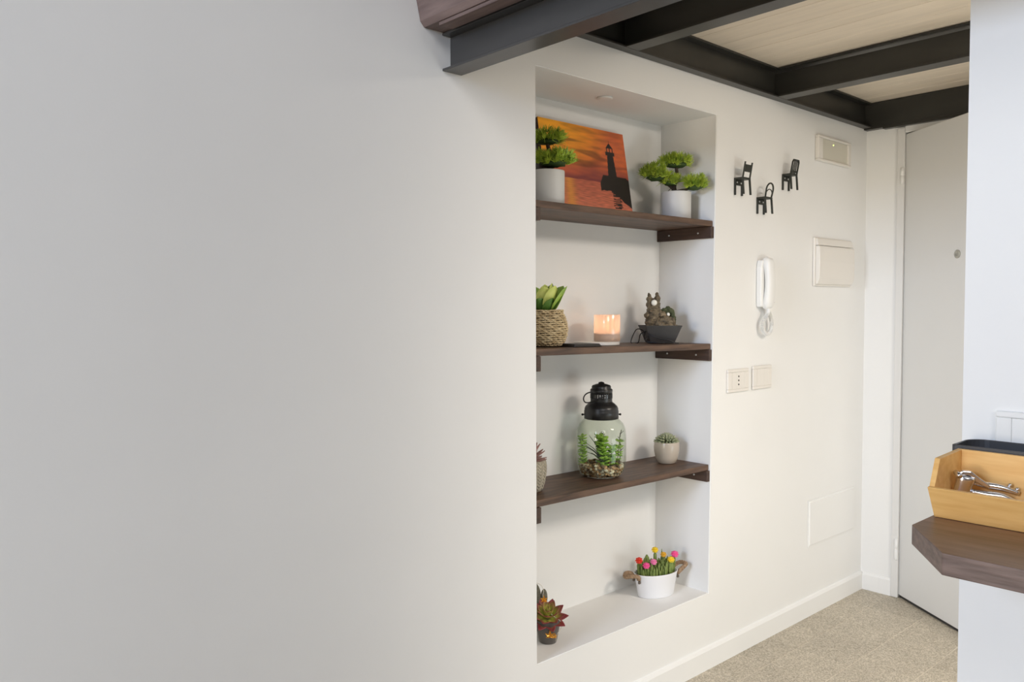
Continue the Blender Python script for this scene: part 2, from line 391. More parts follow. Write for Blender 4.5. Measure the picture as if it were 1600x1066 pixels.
# door, ajar 35 degrees
dr = empty_struct('door_1', 'plain pale grey entrance door standing ajar beside the end wall', (X3, -0.16, 0))
MB().box((-0.012, -0.004, 0), (0.10, 0.026, 1.99)).box((-0.012, -0.93, 0), (0.10, -0.895, 1.99)).box((-0.012, -0.895, 1.968), (0.10, -0.004, 2.0)).build('door_frame', 'door', dr, 0.003)
ang = math.radians(-125.0)
lf = MB().box((0.004, 0.0, 0.012), (0.84, 0.045, 1.964)).build('door_leaf', 'door', dr, 0.003)
lf.location = (0.003, 0, 0); lf.rotation_euler = (0, 0, ang)
sl = MB().box((0.006, 0.006, 0.0008), (0.838, 0.04, 0.012)).build('door_gap_shade', 'hole', lf); plab(sl, 'dark strip in place of the shadow gap under the door')  # shade of the gap under the leaf, put in as a dark strip
pe = MB().lathe([(0.0001, 0), (0.016, 0), (0.0165, 0.003), (0.013, 0.006), (0.008, 0.006), (0.007, 0.003), (0.0001, 0.003)], seg=24).build('peephole', 'dial', lf)
pe.location = (0.341, 0.0, 1.4427); pe.rotation_euler = (PI / 2, 0, 0)
for z0, z1 in ((1.757, 1.826), (0.165, 0.256)):
    h = MB().lathe([(0.0001, 0), (0.006, 0), (0.0075, 0.003), (0.0075, (z1 - z0) * .48), (0.006, (z1 - z0) * .5), (0.0075, (z1 - z0) * .52), (0.0075, z1 - z0 - .003), (0.0001, z1 - z0)], seg=16).build('hinge', 'plastic_white', dr)
    h.location = (-0.013, 0.003, z0)

# partition on the right, carrying the counter
PX = 1.615
struct(MB().box((PX, -3.2, 0), (PX + 0.10, -1.04, 2.9)).build('wall_right', 'wall'), 'white partition wall behind the counter')

# ceiling of boards under the loft
ce = MB().box((1.16, -3.2, 2.132), (X3, 0.0, 2.20)).build('ceiling', 'board'); struct(ce, 'whitewashed board ceiling under the loft')
bw = 0.118; n = int((X3 - 1.27) / bw) + 1
for i in range(n):
    x0 = 1.275 + bw * i; x1 = min(x0 + bw - 0.0022, X3 - .001)
    if x1 - x0 < .01: continue
    MB().box((x0, -3.2, 2.112 + 0.0006 * random.uniform(-1, 1)), (x1, -0.001, 2.131)).build('ceiling_board', 'board', ce, 0.0012, seg=1)
# boards look flat from below, the slab hides their upper side

# ------------------------------------------------------------------ steel beams and timber
def i_beam(name, label, x0, x1, z0, z1, y0, y1, m, web=None, tw=0.006, tf=0.006, ywb=0.0):
    xc = web if web else (x0 + x1) / 2
    t = thing(name, label, 'beam', ((x0 + x1) / 2, y0, z0)); ox, oy, oz = t.location
    MB().box((x0 - ox, 0, 0), (x1 - ox, y1 - oy, tf)).build('bottom_flange', m, t, 0.001)
    MB().box((xc - tw / 2 - ox, ywb, tf + .0005), (xc + tw / 2 - ox, y1 - oy, z1 - z0 - tf - (.0075 if ywb else .0005))).build('web', m, t)
    MB().box((x0 - ox, 0, z1 - z0 - tf), (x1 - ox, y1 - oy, z1 - z0)).build('top_flange', m, t, 0.001)
    return t
i_beam('steel_beam', 'thick dark grey front steel beam under the loft edge, set lowest', 1.211, 1.270, 1.8205, 1.9115, -0.0005, -3.0, 'steel_front', web=1.24, tw=0.008)
i_beam('steel_beam', 'black steel cross beam next behind the front beam', 1.856, 1.915, 2.006, 2.110, -0.0355, -3.0, 'steel', ywb=0.0275)
i_beam('steel_beam', 'black steel cross beam in mid ceiling, farther from the front beam', 2.708, 2.770, 2.006, 2.110, -0.0355, -3.0, 'steel', ywb=0.0275)
t = thing('steel_channel', 'black steel channel running along the top of the niche wall', 'beam', (2.4, 0, 2.006))
MB().box((-1.12, -0.034, 0), (X3 - 2.4355, -0.0005, 0.006)).build('bottom_flange', 'steel', t, 0.001)
MB().box((-1.12, -0.007, 0.006), (X3 - 2.4355, -0.0005, 0.098)).build('web', 'steel', t)
MB().box((-1.12, -0.034, 0.098), (X3 - 2.4355, -0.0005, 0.105)).build('top_flange', 'steel', t, 0.001)
t = thing('steel_channel', 'black steel channel fixed on the end wall above the door', 'beam', (X3, -0.001, 2.000))
MB().box((-0.034, -2.9, 0), (-0.0005, 0, 0.006)).build('bottom_flange', 'steel', t, 0.001)
MB().box((-0.034, -2.9, 0.006), (-0.026, -0.0, 0.104)).build('web', 'steel', t)
MB().box((-0.034, -2.9, 0.104), (-0.0005, 0, 0.111)).build('top_flange', 'steel', t, 0.001)
MB().box((-0.034, -2.9, -0.006), (-0.006, -0.08, 0.0)).build('cover_plate', 'steel', t, 0.001)
# loft edge timber on the front beam
t = thing('loft_timber', 'rough dark brown loft edge timber above the front steel beam', 'timber', (1.2, 0, 1.9125))
ys = np.linspace(-0.001, -3.0, 40); b = MB(); vs = []; fs = []
for y in ys:
    j = lambda s: 0.003 * noise.noise(V((y * 6, s, 0)))
    sec = [(-0.043 + j(1), 0.0), (0.07, 0.0), (0.07, 0.197), (-0.092 + j(5), 0.197), (-0.066 + j(3), 0.065), (-0.054 + j(2), 0.012)]
    vs += [(x, y, z + (-0.007 if k in (0,) else 0) * 0) for k, (x, z) in enumerate(sec)]
k = 6
for i in range(len(ys) - 1):
    for q in range(k): fs.append((i * k + q, (i + 1) * k + q, (i + 1) * k + (q + 1) % k, i * k + (q + 1) % k))
fs += [tuple(range(k)), tuple((len(ys) - 1) * k + q for q in range(k - 1, -1, -1))]
b.add(vs, fs).build('timber_body', 'timber', t)
MB().box((-0.040, -2.98, -0.0085), (0.0, -0.055, -0.0005)).build('packing_strip', 'timber', t, 0.001)

# ------------------------------------------------------------------ shelves
S2 = lambda x: 1.134 - 0.013 * (x - XL) / 0.815
S3 = lambda x: 0.7155 - 0.0105 * (x - XL) / 0.815
S1 = lambda x: 1.5395
TH = 0.0195
def shelf(label, S, bz0, bz1, lz0, lz1, first=False):
    zm = S(1.95); R = xr(zm) - 0.0015
    t = thing('wall_shelf', label, 'shelf', (1.95, 0.12, zm)); o = t.location
    x0, x1, y0, y1 = XL + 0.0015, R, 0.008, DEP - 0.001
    P = lambda x, y, z: (x - o.x, y - o.y, z - o.z)
    MB().hexa([P(x0, y0, S(x0) - TH), P(x1, y0, S(x1) - TH), P(x1, y1, S(x1) - TH), P(x0, y1, S(x0) - TH), P(x0, y0, S(x0)), P(x1, y0, S(x1)), P(x1, y1, S(x1)), P(x0, y1, S(x0))]).build('board', 'shelf', t, 0.0018)
    bt = S(x1) - TH - 0.0008
    rb = MB().box(P(R - 0.016, 0.003, bz0), P(R, y1, bt)).build('support_batten', 'batten', t, 0.0012)
    for y in (0.178, 0.056):
        z = bz0 + 0.5 * (bt - bz0)
        s = MB().lathe([(0.0001, 0), (0.0035, 0), (0.0035, 0.0012), (0.002, 0.002), (0.0001, 0.002)], seg=14).build('screw', 'zinc', rb)
        s.location = P(R - 0.016, y, z); s.rotation_euler = (0, -PI / 2, 0)
    MB().box(P(x0, 0.004, lz0), P(x0 + 0.019, y1, S(x0) - TH - 0.0008)).build('support_batten', 'batten', t, 0.0012)
shelf('top dark walnut niche shelf under the sunset picture', S1, 1.480, 0, 1.484, 0)
shelf('middle dark walnut niche shelf under the candle and basket', S2, 1.062, 0, 1.072, 0)
shelf('lowest dark walnut niche shelf under the glass jar lantern', S3, 0.647, 0, 0.651, 0)

t = MB().lathe([(0.0001, 0.0), (0.020, 0.0), (0.024, 0.002), (0.024, 0.006), (0.0001, 0.006)], seg=28).build('recessed_spotlight', 'plastic_white')
t.location = (1.918, 0.10, ZT - 0.0062); tag(t, 'small round white spotlight in the niche top', 'light')

# ------------------------------------------------------------------ sunset picture
def print_color(u, v):
    # u 0..1 left to right, v 0..1 bottom to top ; flat photo print of a lighthouse at sunset
    n1 = noise.noise(V((u * 3.2 + v * 1.0, v * 16, 1.3))); n2 = noise.noise(V((u * 9, v * 34, 7.7)))
    hz = 0.385
    if v > hz:
        s = (v - hz) / (1 - hz)
        warm = max(0.0, 1 - ((u - 0.02) ** 2 * 1.5 + (s - 0.95) ** 2 * 1.1))
        top = np.array([232, 158, 26.]) * warm + np.array([196, 96, 52.]) * (1 - warm)
        low = np.array([128, 58, 56.])
        k = min(1, s / 0.42); k = k * k * (3 - 2 * k)
        c = low * (1 - k) + top * k
        if n1 > 0.12: c = c * (1 - 0.30 * min(1, (n1 - .12) * 3.5) * (0.4 + 0.6 * (s < .75)))
        c = c + np.array([22, 12, 0]) * n2
        glow = math.exp(-((s - 0.14) / 0.09) ** 2) * math.exp(-((u - 0.22) / 0.2) ** 2)
        c = c * (1 - glow * .6) + np.array([225, 105, 62]) * glow * .6
    else:
        d = (hz - v) / hz
        c = np.array([176, 92, 70.]) * (1 - d) + np.array([222, 132, 104.]) * d
        st = noise.noise(V((u * 14, v * 85, 3.1)))
        c = c * (1 + 0.20 * st)
        g = math.exp(-((u - 0.27) / 0.06) ** 2)
        c = c * (1 - .65 * g) + np.array([236, 166, 62]) * .65 * g
    dark = False
    # rock
    top = 0.475 + 0.012 * noise.noise(V((u * 30, 2, 2))) if 0.68 < u < 0.97 else 0.475 - 2.2 * max(0, 0.68 - u) - 1.0 * max(0, u - 0.97)
    bot = 0.30 - max(0, u - 0.76) * 0.75 + 0.02 * noise.noise(V((u * 18, 5, 1)))
    if u > 0.635 and bot < v < top: dark = True
    # reflection on the water
    if abs(u - 0.825) < 0.05 + 0.03 * noise.noise(V((v * 60, 1, 9))) and v < bot and v > 0.10 and noise.noise(V((u * 8, v * 110, 4))) > -0.12: dark = True
    # tower
    if 0.46 < v < 0.735 and abs(u - 0.80) < 0.036 + (0.735 - v) * 0.07: dark = True
    if 0.715 < v < 0.755 and abs(u - 0.80) < 0.054: dark = True
    if 0.755 <= v < 0.80 and abs(u - 0.80) < 0.040: dark = abs(u - 0.80) > 0.030 or abs(u - .80) < .004
    if 0.795 <= v < 0.855 and abs(u - 0.80) < 0.045 * (0.855 - v) / 0.06 + .004: dark = True
    if 0.85 <= v < 0.885 and abs(u - 0.80) < 0.0032: dark = True
    if dark: c = np.array([26, 17, 16.])
    c = np.clip(c, 3, 255) / 255
    return 1.18 * ((c + 0.055) / 1.055) ** 2.4
def picture():
    W, Hh, D = 0.400, 0.293, 0.016
    t = thing('sunset_picture', 'unframed canvas picture of a lighthouse at orange sunset leaning on top shelf', 'picture', (1.932, 0.160, 1.5398))
    t.rotation_euler = (-math.radians(9.6), 0, 0)
    nx, nz = 260, 190
    me = bpy.data.meshes.new('print'); vs = []; fs = []; cols = []
    for j in range(nz + 1):
        for i in range(nx + 1):
            u, v = i / nx, j / nz; vs.append((-W / 2 + W * u, -0.0006, Hh * v)); cols.append(print_color(u, v))
    for j in range(nz):
        for i in range(nx): a = j * (nx + 1) + i; fs.append((a, a + 1, a + nx + 2, a + nx + 1))
    me.from_pydata(vs, [], fs)
    at = me.color_attributes.new('print', 'FLOAT_COLOR', 'POINT')
    at.data.foreach_set('color', np.hstack([np.array(cols), np.ones((len(cols), 1))]).astype(np.float32).ravel())
    me.materials.append(M['print']); o = bpy.data.objects.new('print', me); C.objects.link(o); o.parent = t
    plab(o, 'printed sunset photo with lighthouse silhouette')
    MB().box((-W / 2, 0, 0), (W / 2, D, Hh)).build('canvas', 'picture_edge', t, 0.001)
picture()

# ------------------------------------------------------------------ bonsai
def needle_pad(name, c, rx, ry, rz, n_tuft, parent, seedv, rot=0.0, droop=0.0):
    rnd = random.Random(seedv); b = MB(); c = V(c)
    rotm = Matrix.Rotation(rot, 3, 'Z')
    for _ in range(n_tuft):
        while True:
            p = V((rnd.uniform(-1, 1), rnd.uniform(-1, 1), rnd.uniform(-0.55, 1)))
            if 0.15 < p.length <= 1: break
        q = rotm @ V((p.x * rx, p.y * ry, p.z * rz)); q.z -= droop * (p.x ** 2 + p.y ** 2)
        base = c + q * 0.72
        d = V((p.x * 0.8, p.y * 0.8, abs(p.z) * .6 + 0.55)).normalized()
        d = (rotm @ d)
        for k in range(15):
            e = (d + V((rnd.gauss(0, .55), rnd.gauss(0, .55), rnd.gauss(0, .40)))).normalized()
            ln = rnd.uniform(0.014, 0.024); s = e.cross(V((rnd.random(), rnd.random(), rnd.random()))).normalized() * 0.0012; s2 = e.cross(s)
            tip = base + e * ln
            b.add([base + s, base - s * .5 + s2 * .87, base - s * .5 - s2 * .87, tip + s * .4, tip - s * .2 + s2 * .35, tip - s * .2 - s2 * .35], [(0, 1, 4, 3), (1, 2, 5, 4), (2, 0, 3, 5), (3, 4, 5)])
    o = b.build(name, 'needle', parent); o['kind'] = 'stuff'
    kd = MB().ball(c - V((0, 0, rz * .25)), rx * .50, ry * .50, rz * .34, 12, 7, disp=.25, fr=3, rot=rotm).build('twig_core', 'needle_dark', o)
    return o
def pot_profile(r, h, wall=0.004, taper=1.0, rnd_=0.004):
    return [(0.0001, 0), (r * taper - rnd_, 0), (r * taper, rnd_), (r - .0005, h - .002), (r - .001, h), (r - wall + .001, h), (r - wall, h - .002), (r - wall - .001, h - 0.012), (0.0001, h - 0.012)]
def bonsai(label, x, y, pads, trunk, seedv):
    z = S1(x); h = 0.103
    t = thing('potted_bonsai', label, 'bonsai', (x, y, z), 0, 'bonsai on the top shelf')
    h = 0.0975
    MB().lathe(pot_profile(0.0505, h, 0.004, 0.985), seg=48).build('pot', 'ceramic', t)
    MB().lathe([(0.0001, 0.002), (0.046, 0), (0.046, -0.004), (0.0001, -0.004)], (0, 0, h - 0.005), 24).build('soil', 'soil', t)
    b = MB()
    for ctrl, r0, r1 in trunk:
        pts = spline(ctrl, 6); b.tube(pts, [r0 + (r1 - r0) * i / (len(pts) - 1) for i in range(len(pts))], 8)
    b.build('trunk', 'bark', t)
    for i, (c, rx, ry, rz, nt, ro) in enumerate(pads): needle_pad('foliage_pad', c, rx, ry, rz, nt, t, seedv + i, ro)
va = math.radians(-48)  # direction across the view of the niche
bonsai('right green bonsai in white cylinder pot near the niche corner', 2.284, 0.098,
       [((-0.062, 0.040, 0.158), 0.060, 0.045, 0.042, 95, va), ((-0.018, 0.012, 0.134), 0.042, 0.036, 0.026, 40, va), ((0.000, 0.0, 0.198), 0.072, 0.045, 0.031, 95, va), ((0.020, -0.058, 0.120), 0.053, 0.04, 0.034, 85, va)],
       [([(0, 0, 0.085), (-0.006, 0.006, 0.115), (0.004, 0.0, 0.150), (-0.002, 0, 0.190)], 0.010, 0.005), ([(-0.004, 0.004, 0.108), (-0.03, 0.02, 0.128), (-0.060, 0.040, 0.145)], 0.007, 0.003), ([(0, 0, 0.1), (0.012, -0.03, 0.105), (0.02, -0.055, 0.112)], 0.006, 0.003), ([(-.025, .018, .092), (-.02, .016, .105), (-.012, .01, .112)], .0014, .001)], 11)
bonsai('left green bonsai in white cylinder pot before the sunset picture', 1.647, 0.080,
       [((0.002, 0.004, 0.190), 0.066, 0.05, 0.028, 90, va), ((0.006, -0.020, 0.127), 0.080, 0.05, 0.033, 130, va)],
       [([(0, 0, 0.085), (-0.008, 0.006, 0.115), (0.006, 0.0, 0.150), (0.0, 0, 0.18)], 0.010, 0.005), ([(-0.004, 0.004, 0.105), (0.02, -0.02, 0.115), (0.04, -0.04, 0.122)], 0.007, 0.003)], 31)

# ------------------------------------------------------------------ middle shelf: basket plant, slab, tray, candle, fountain
def leaf_mb(L, W, bend, fold=0.25, n=9, curl=0.0, thick=0.0007, rnd_tip=False):
    """leaf along +x, lifted by bend, two-sided with thickness"""
    top = []; 
    for i in range(n + 1):
        t = i / n; wd = W * (math.sin(PI * min(1, t ** 0.75)) ** 0.9 if t < 1 else 0) * .5 + (0.0006 if t < 1 else 0.0001)
        if rnd_tip and t < 1: wd = W * .5 * (math.sin(PI * t ** 0.85) ** 0.6 if t > 0 else 0) + .0006
        x = L * (t - 0.12 * bend * t * t); z = bend * L * 0.45 * t * t
        row = []
        for s in (-1, -.5, 0, .5, 1): row.append(V((x, s * wd, z + abs(s) * wd * fold + curl * wd * (s * s))))
        top.append(row)
    vs = [p for r in top for p in r]; m = len(vs); vs += [p - V((0, 0, thick)) for p in vs]
    fs = []
    for i in range(n):
        for k in range(4):
            a = i * 5 + k; fs.append((a, a + 5, a + 6, a + 1)); fs.append((m + a, m + a + 1, m + a + 6, m + a + 5))
        for k in (0, 4):
            a = i * 5 + k; fs.append((a, m + a, m + a + 5, a + 5) if k == 0 else (a, a + 5, m + a + 5, m + a))
    return MB().add(vs, fs, True)
def basket():
    x, y = 1.668, 0.105; z = S2(x)
    t = thing('woven_basket', 'round woven straw basket holding broad green leaves at niche left', 'basket', (x, y, z))
    prof = [(0.040, 0.004), (0.050, 0.012), (0.0575, 0.03), (0.060, 0.05), (0.058, 0.07), (0.052, 0.088), (0.046, 0.100), (0.047, 0.107)]
    def rad(h):
        for (r0, z0), (r1, z1) in zip(prof, prof[1:]):
            if z0 <= h <= z1: return r0 + (r1 - r0) * (h - z0) / (z1 - z0)
        return prof[-1][0] if h > 0.1 else prof[0][0]
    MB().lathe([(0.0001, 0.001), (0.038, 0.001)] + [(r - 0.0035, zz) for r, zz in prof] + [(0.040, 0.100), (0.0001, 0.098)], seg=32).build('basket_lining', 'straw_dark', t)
    nr = 17; b = MB(); nst = 22
    for i in range(nr):
        h = 0.006 + 0.099 * i / (nr - 1)
        for sub in (0, 1):
            pts = []
            for k in range(nst * 4):
                a = 2 * PI * k / (nst * 4); wv = math.cos(a * nst / 1 + (i + sub) * PI) * 0.0026
                pts.append(((rad(h) + wv) * math.cos(a), (rad(h) + wv) * math.sin(a), h + 0.0007 * math.sin(a * 7 + i * 2.1) + (0.0022 if sub else 0)))
            b.tube(pts, 0.0016, 5, closed=True)
    o = b.build('straw_weave', 'straw', t); o['kind'] = 'stuff'
    b = MB()
    for k in range(nst):
        a = 2 * PI * (k + .5) / nst
        b.tube([((rad(h) - .0012) * math.cos(a), (rad(h) - .0012) * math.sin(a), h) for h in np.linspace(0.003, 0.108, 12)], 0.0013, 5)
    b.build('straw_stakes', 'straw', t)['kind'] = 'stuff'
    rnd = random.Random(5)
    specs = [(-55, 0.095, 0.062, 50, 'leaf'), (-100, 0.09, 0.058, 58, 'leaf_lime'), (-25, 0.092, 0.06, 56, 'leaf'), (-78, 0.092, 0.056, 76, 'leaf_lime'), (-140, 0.085, 0.055, 60, 'leaf_lime'), (25, 0.080, 0.052, 64, 'leaf_lime'), (100, 0.08, 0.05, 66, 'leaf_dark'), (170, 0.085, 0.052, 62, 'leaf'), (-115, 0.058, 0.045, 42, 'leaf_dark'), (-35, 0.062, 0.05, 48, 'leaf_dark'), (-160, 0.06, 0.04, 40, 'leaf_dark'), (-60, 0.090, 0.05, 80, 'leaf_dark'), (60, 0.088, 0.052, 78, 'leaf_lime')]
    for az, L, W, el, m in specs:
        o = leaf_mb(L, W, 0.35, 0.42, rnd_tip=True).build('leaf', m, t)
        a = math.radians(az); o.location = (0.014 * math.cos(a), 0.014 * math.sin(a), 0.098)
        o.rotation_euler = (rnd.uniform(-.5, .5), -math.radians(el), a)
basket()

def dark_slab():
    x, y = 1.765, 0.062; z = S2(x)
    b = MB().prism([(-0.062, 0), (0.058, 0), (0.046, 0.009), (-0.060, 0.009)], -0.036, 0.036, lambda a, c, d: (a, d, c))
    o = b.build('dark_slab', 'slate', None, 0.001); o.location = (x, y, z + .0006); o.rotation_euler = (0, math.atan(0.013 / .815), 0.0)
    tag(o, 'flat black slab lying between basket and candle tray', 'slab')
dark_slab()
def tray():
    x, y = 1.905, 0.120; z = S2(x)
    poly = [(0.083 * math.cos(a) * (1 + 0.015 * math.sin(3 * a)), 0.062 * math.sin(a)) for a in [2 * PI * i / 40 for i in range(40)]]
    b = MB().prism([(-a, c) for a, c in poly][::-1], 0.0, 0.010, lambda a, c, d: (a, c, d))
    o = b.build('marble_tray', 'marble', None, 0.002); o.location = (x, y, z + .001); o.rotation_euler = (0, math.atan(0.013 / .815), 0.0)
    tag(o, 'thin oval white marble tray under the lit candle', 'tray')
tray()
def candle():
    x, y = 1.950, 0.118; z = S2(x) + 0.0120
    t = thing('glass_candle', 'lit candle in frosted glass tumbler glowing orange on white tray', 'candle', (x, y, z))
    r, h = 0.0415, 0.084
    MB().lathe([(0.0001, 0), (r - .002, 0), (r, .002), (r, h - .001), (r - .0006, h)], seg=48, close=False).build('glass', 'frosted', t)
    MB().lathe([(0.0001, 0.0065), (r - .0045, .0065), (r - .003, .0085), (r - .003, .026), (r - .006, .0235), (r - .014, .020), (0.0001, .019)], seg=40).build('wax', 'wax', t)
    MB().tube([(0, 0, .0185), (0.0005, 0, .026), (0.0012, 0, .031)], 0.0009, 8).build('wick', 'hole', t)
    MB().lathe([(0.0001, 0), (0.002, .002), (0.0034, .006), (0.0026, .011), (0.0012, .016), (0.0001, .020)], (0.001, 0, 0.029), 14).build('flame', 'flame', t)
    d = bpy.data.lights.new('flame_light', 'POINT'); d.energy = 0.06; d.color = (1.0, 0.47, 0.22); d.shadow_soft_size = 0.008
    o = bpy.data.objects.new('flame_light', d); C.objects.link(o); o.parent = t; o.location = (0, 0, 0.052)
candle()

def rough(o):
    tx = bpy.data.textures.get('rock_clouds') or bpy.data.textures.new('rock_clouds', 'CLOUDS'); tx.noise_scale = 0.011; tx.noise_depth = 3
    d = o.modifiers.new('displace', 'DISPLACE'); d.texture = tx; d.strength = 0.012; d.mid_level = 0.5; d.texture_coords = 'LOCAL'
def fountain():
    x, y = 2.222, 0.118; z = S2(x)
    t = thing('tabletop_fountain', 'small rock tabletop fountain in square charcoal bowl near niche corner', 'fountain', (x, y, z + 0.0014), math.radians(-38))
    # bowl: square, flaring, concave sides
    b = MB(); vs = []; fs = []
    prof = [(0.036, 0.0), (0.040, 0.0005), (0.047, 0.018), (0.054, 0.038), (0.0625, 0.060), (0.0605, 0.0605), (0.053, 0.044), (0.044, 0.040)]
    ring = []
    for s, zz in prof:
        rr = []; n = 6
        for k in range(4):
            for i in range(n):
                u = -1 + 2 * i / n; p = [(u, -1), (1, u), (-u, 1), (-1, -u)][k]
                rr.append((p[0] * s, p[1] * s * .92, zz))
        ring.append(rr)
    m = len(ring[0]); vs = [p for r in ring for p in r]
    for i in range(len(ring) - 1):
        for k in range(m): fs.append((i * m + k, i * m + (k + 1) % m, (i + 1) * m + (k + 1) % m, (i + 1) * m + k))
    fs.append(tuple(range(m - 1, -1, -1))); fs.append(tuple((len(ring) - 1) * m + k for k in range(m)))
    b.add(vs, fs).build('bowl', 'charcoal', t, 0.0012)
    # rock tower
    b = MB()
    for c, rx, ry, rz in [((-0.020, 0.004, 0.075), .028, .026, .034), ((-0.021, 0.004, 0.106), .024, .020, .030), ((-0.036, 0.004, 0.138), .009, .012, .032), ((-0.008, 0.004, 0.138), .009, .012, .032),
                          ((-0.022, 0.012, 0.128), .017, .010, .024), ((-0.042, -0.004, 0.095), .014, .011, .009), ((0.0, -0.014, 0.098), .02, .012, .010), ((-.034, -.01, .066), .02, .02, .018)]:
        b.ball(c, rx, ry, rz, 16, 11, disp=.22, fr=2.2)
    for k in range(5): b.tube(spline([(-0.040 + .001 * k, -0.015 - .001 * k, 0.112 - 0.008 * k), (-0.02, -0.022, 0.115 - .008 * k), (0.0, -0.016, 0.108 - .009 * k)], 5), 0.0032, 6)
    o = b.build('rock_tower', 'rock', t)
    rm = o.modifiers.new('remesh', 'REMESH'); rm.mode = 'VOXEL'; rm.voxel_size = 0.0018; rm.use_smooth_shade = True; rough(o)
    # basin log
    b = MB()
    for c, rx, ry, rz in [((0.014, -0.016, 0.074), .030, .020, .018), ((0.030, -0.012, 0.070), .020, .022, .020), ((-0.004, -0.02, 0.066), .02, .018, .016), ((0.02, -0.02, .058), .034, .018, .012)]:
        b.ball(c, rx, ry, rz, 16, 11, disp=.2, fr=2.4)
    o = b.build('rock_basin', 'rock', t); rm = o.modifiers.new('remesh', 'REMESH'); rm.mode = 'VOXEL'; rm.voxel_size = 0.0018; rm.use_smooth_shade = True; rough(o)
    # small arch behind the second ball
    b = MB().tube(spline([(0.006, 0.0, 0.090), (0.010, 0.002, 0.108), (0.026, 0.002, 0.116), (0.042, 0.0, 0.108), (0.046, -0.002, 0.088), (0.047, -0.004, 0.06)], 6), 0.0075, 8)
    b.ball((0.028, 0.008, 0.098), .018, .008, .016, 12, 8, disp=.2, fr=3)
    o = b.build('rock_arch', 'rock_green', t); rm = o.modifiers.new('remesh', 'REMESH'); rm.mode = 'VOXEL'; rm.voxel_size = 0.0018; rm.use_smooth_shade = True; rough(o)
    plab(MB().ball((-0.022, -0.009, 0.137), 0.0105, .007, 0.0105).build('stone_ball', 'pearl', t), 'larger white ball in the rock tower')
    plab(MB().ball((0.026, -0.010, 0.097), 0.0062, .006, 0.0065).build('stone_ball', 'pearl', t), 'smaller white ball under the rock arch')
    b = MB().tube(spline([(-0.050, -0.006, 0.030), (-0.066, -0.012, 0.046), (-0.084, -0.004, 0.044), (-0.100, -0.002, 0.0032), (-0.080, -0.02, 0.0024), (-0.072, -0.02, 0.030), (-0.058, -0.03, 0.040), (-0.045, -0.034, 0.032), (-0.058, -0.044, 0.010), (-0.03, -0.06, 0.004), (0.0, -0.062, 0.0035)], 8), 0.0018, 7)
    b.tube(spline([(-0.053, -0.02, 0.045), (-0.062, -0.03, 0.02), (-0.05, -0.045, 0.004), (-.02, -.052, .0026)], 8), 0.0018, 7)
    b.tube(spline([(-0.05, -0.048, 0.034), (-0.02, -0.062, 0.018), (0.01, -0.066, 0.013), (0.032, -0.066, 0.004), (0.048, -0.063, 0.0022)], 8), 0.0020, 7)
    b.build('power_cable', 'cable', t)
fountain()

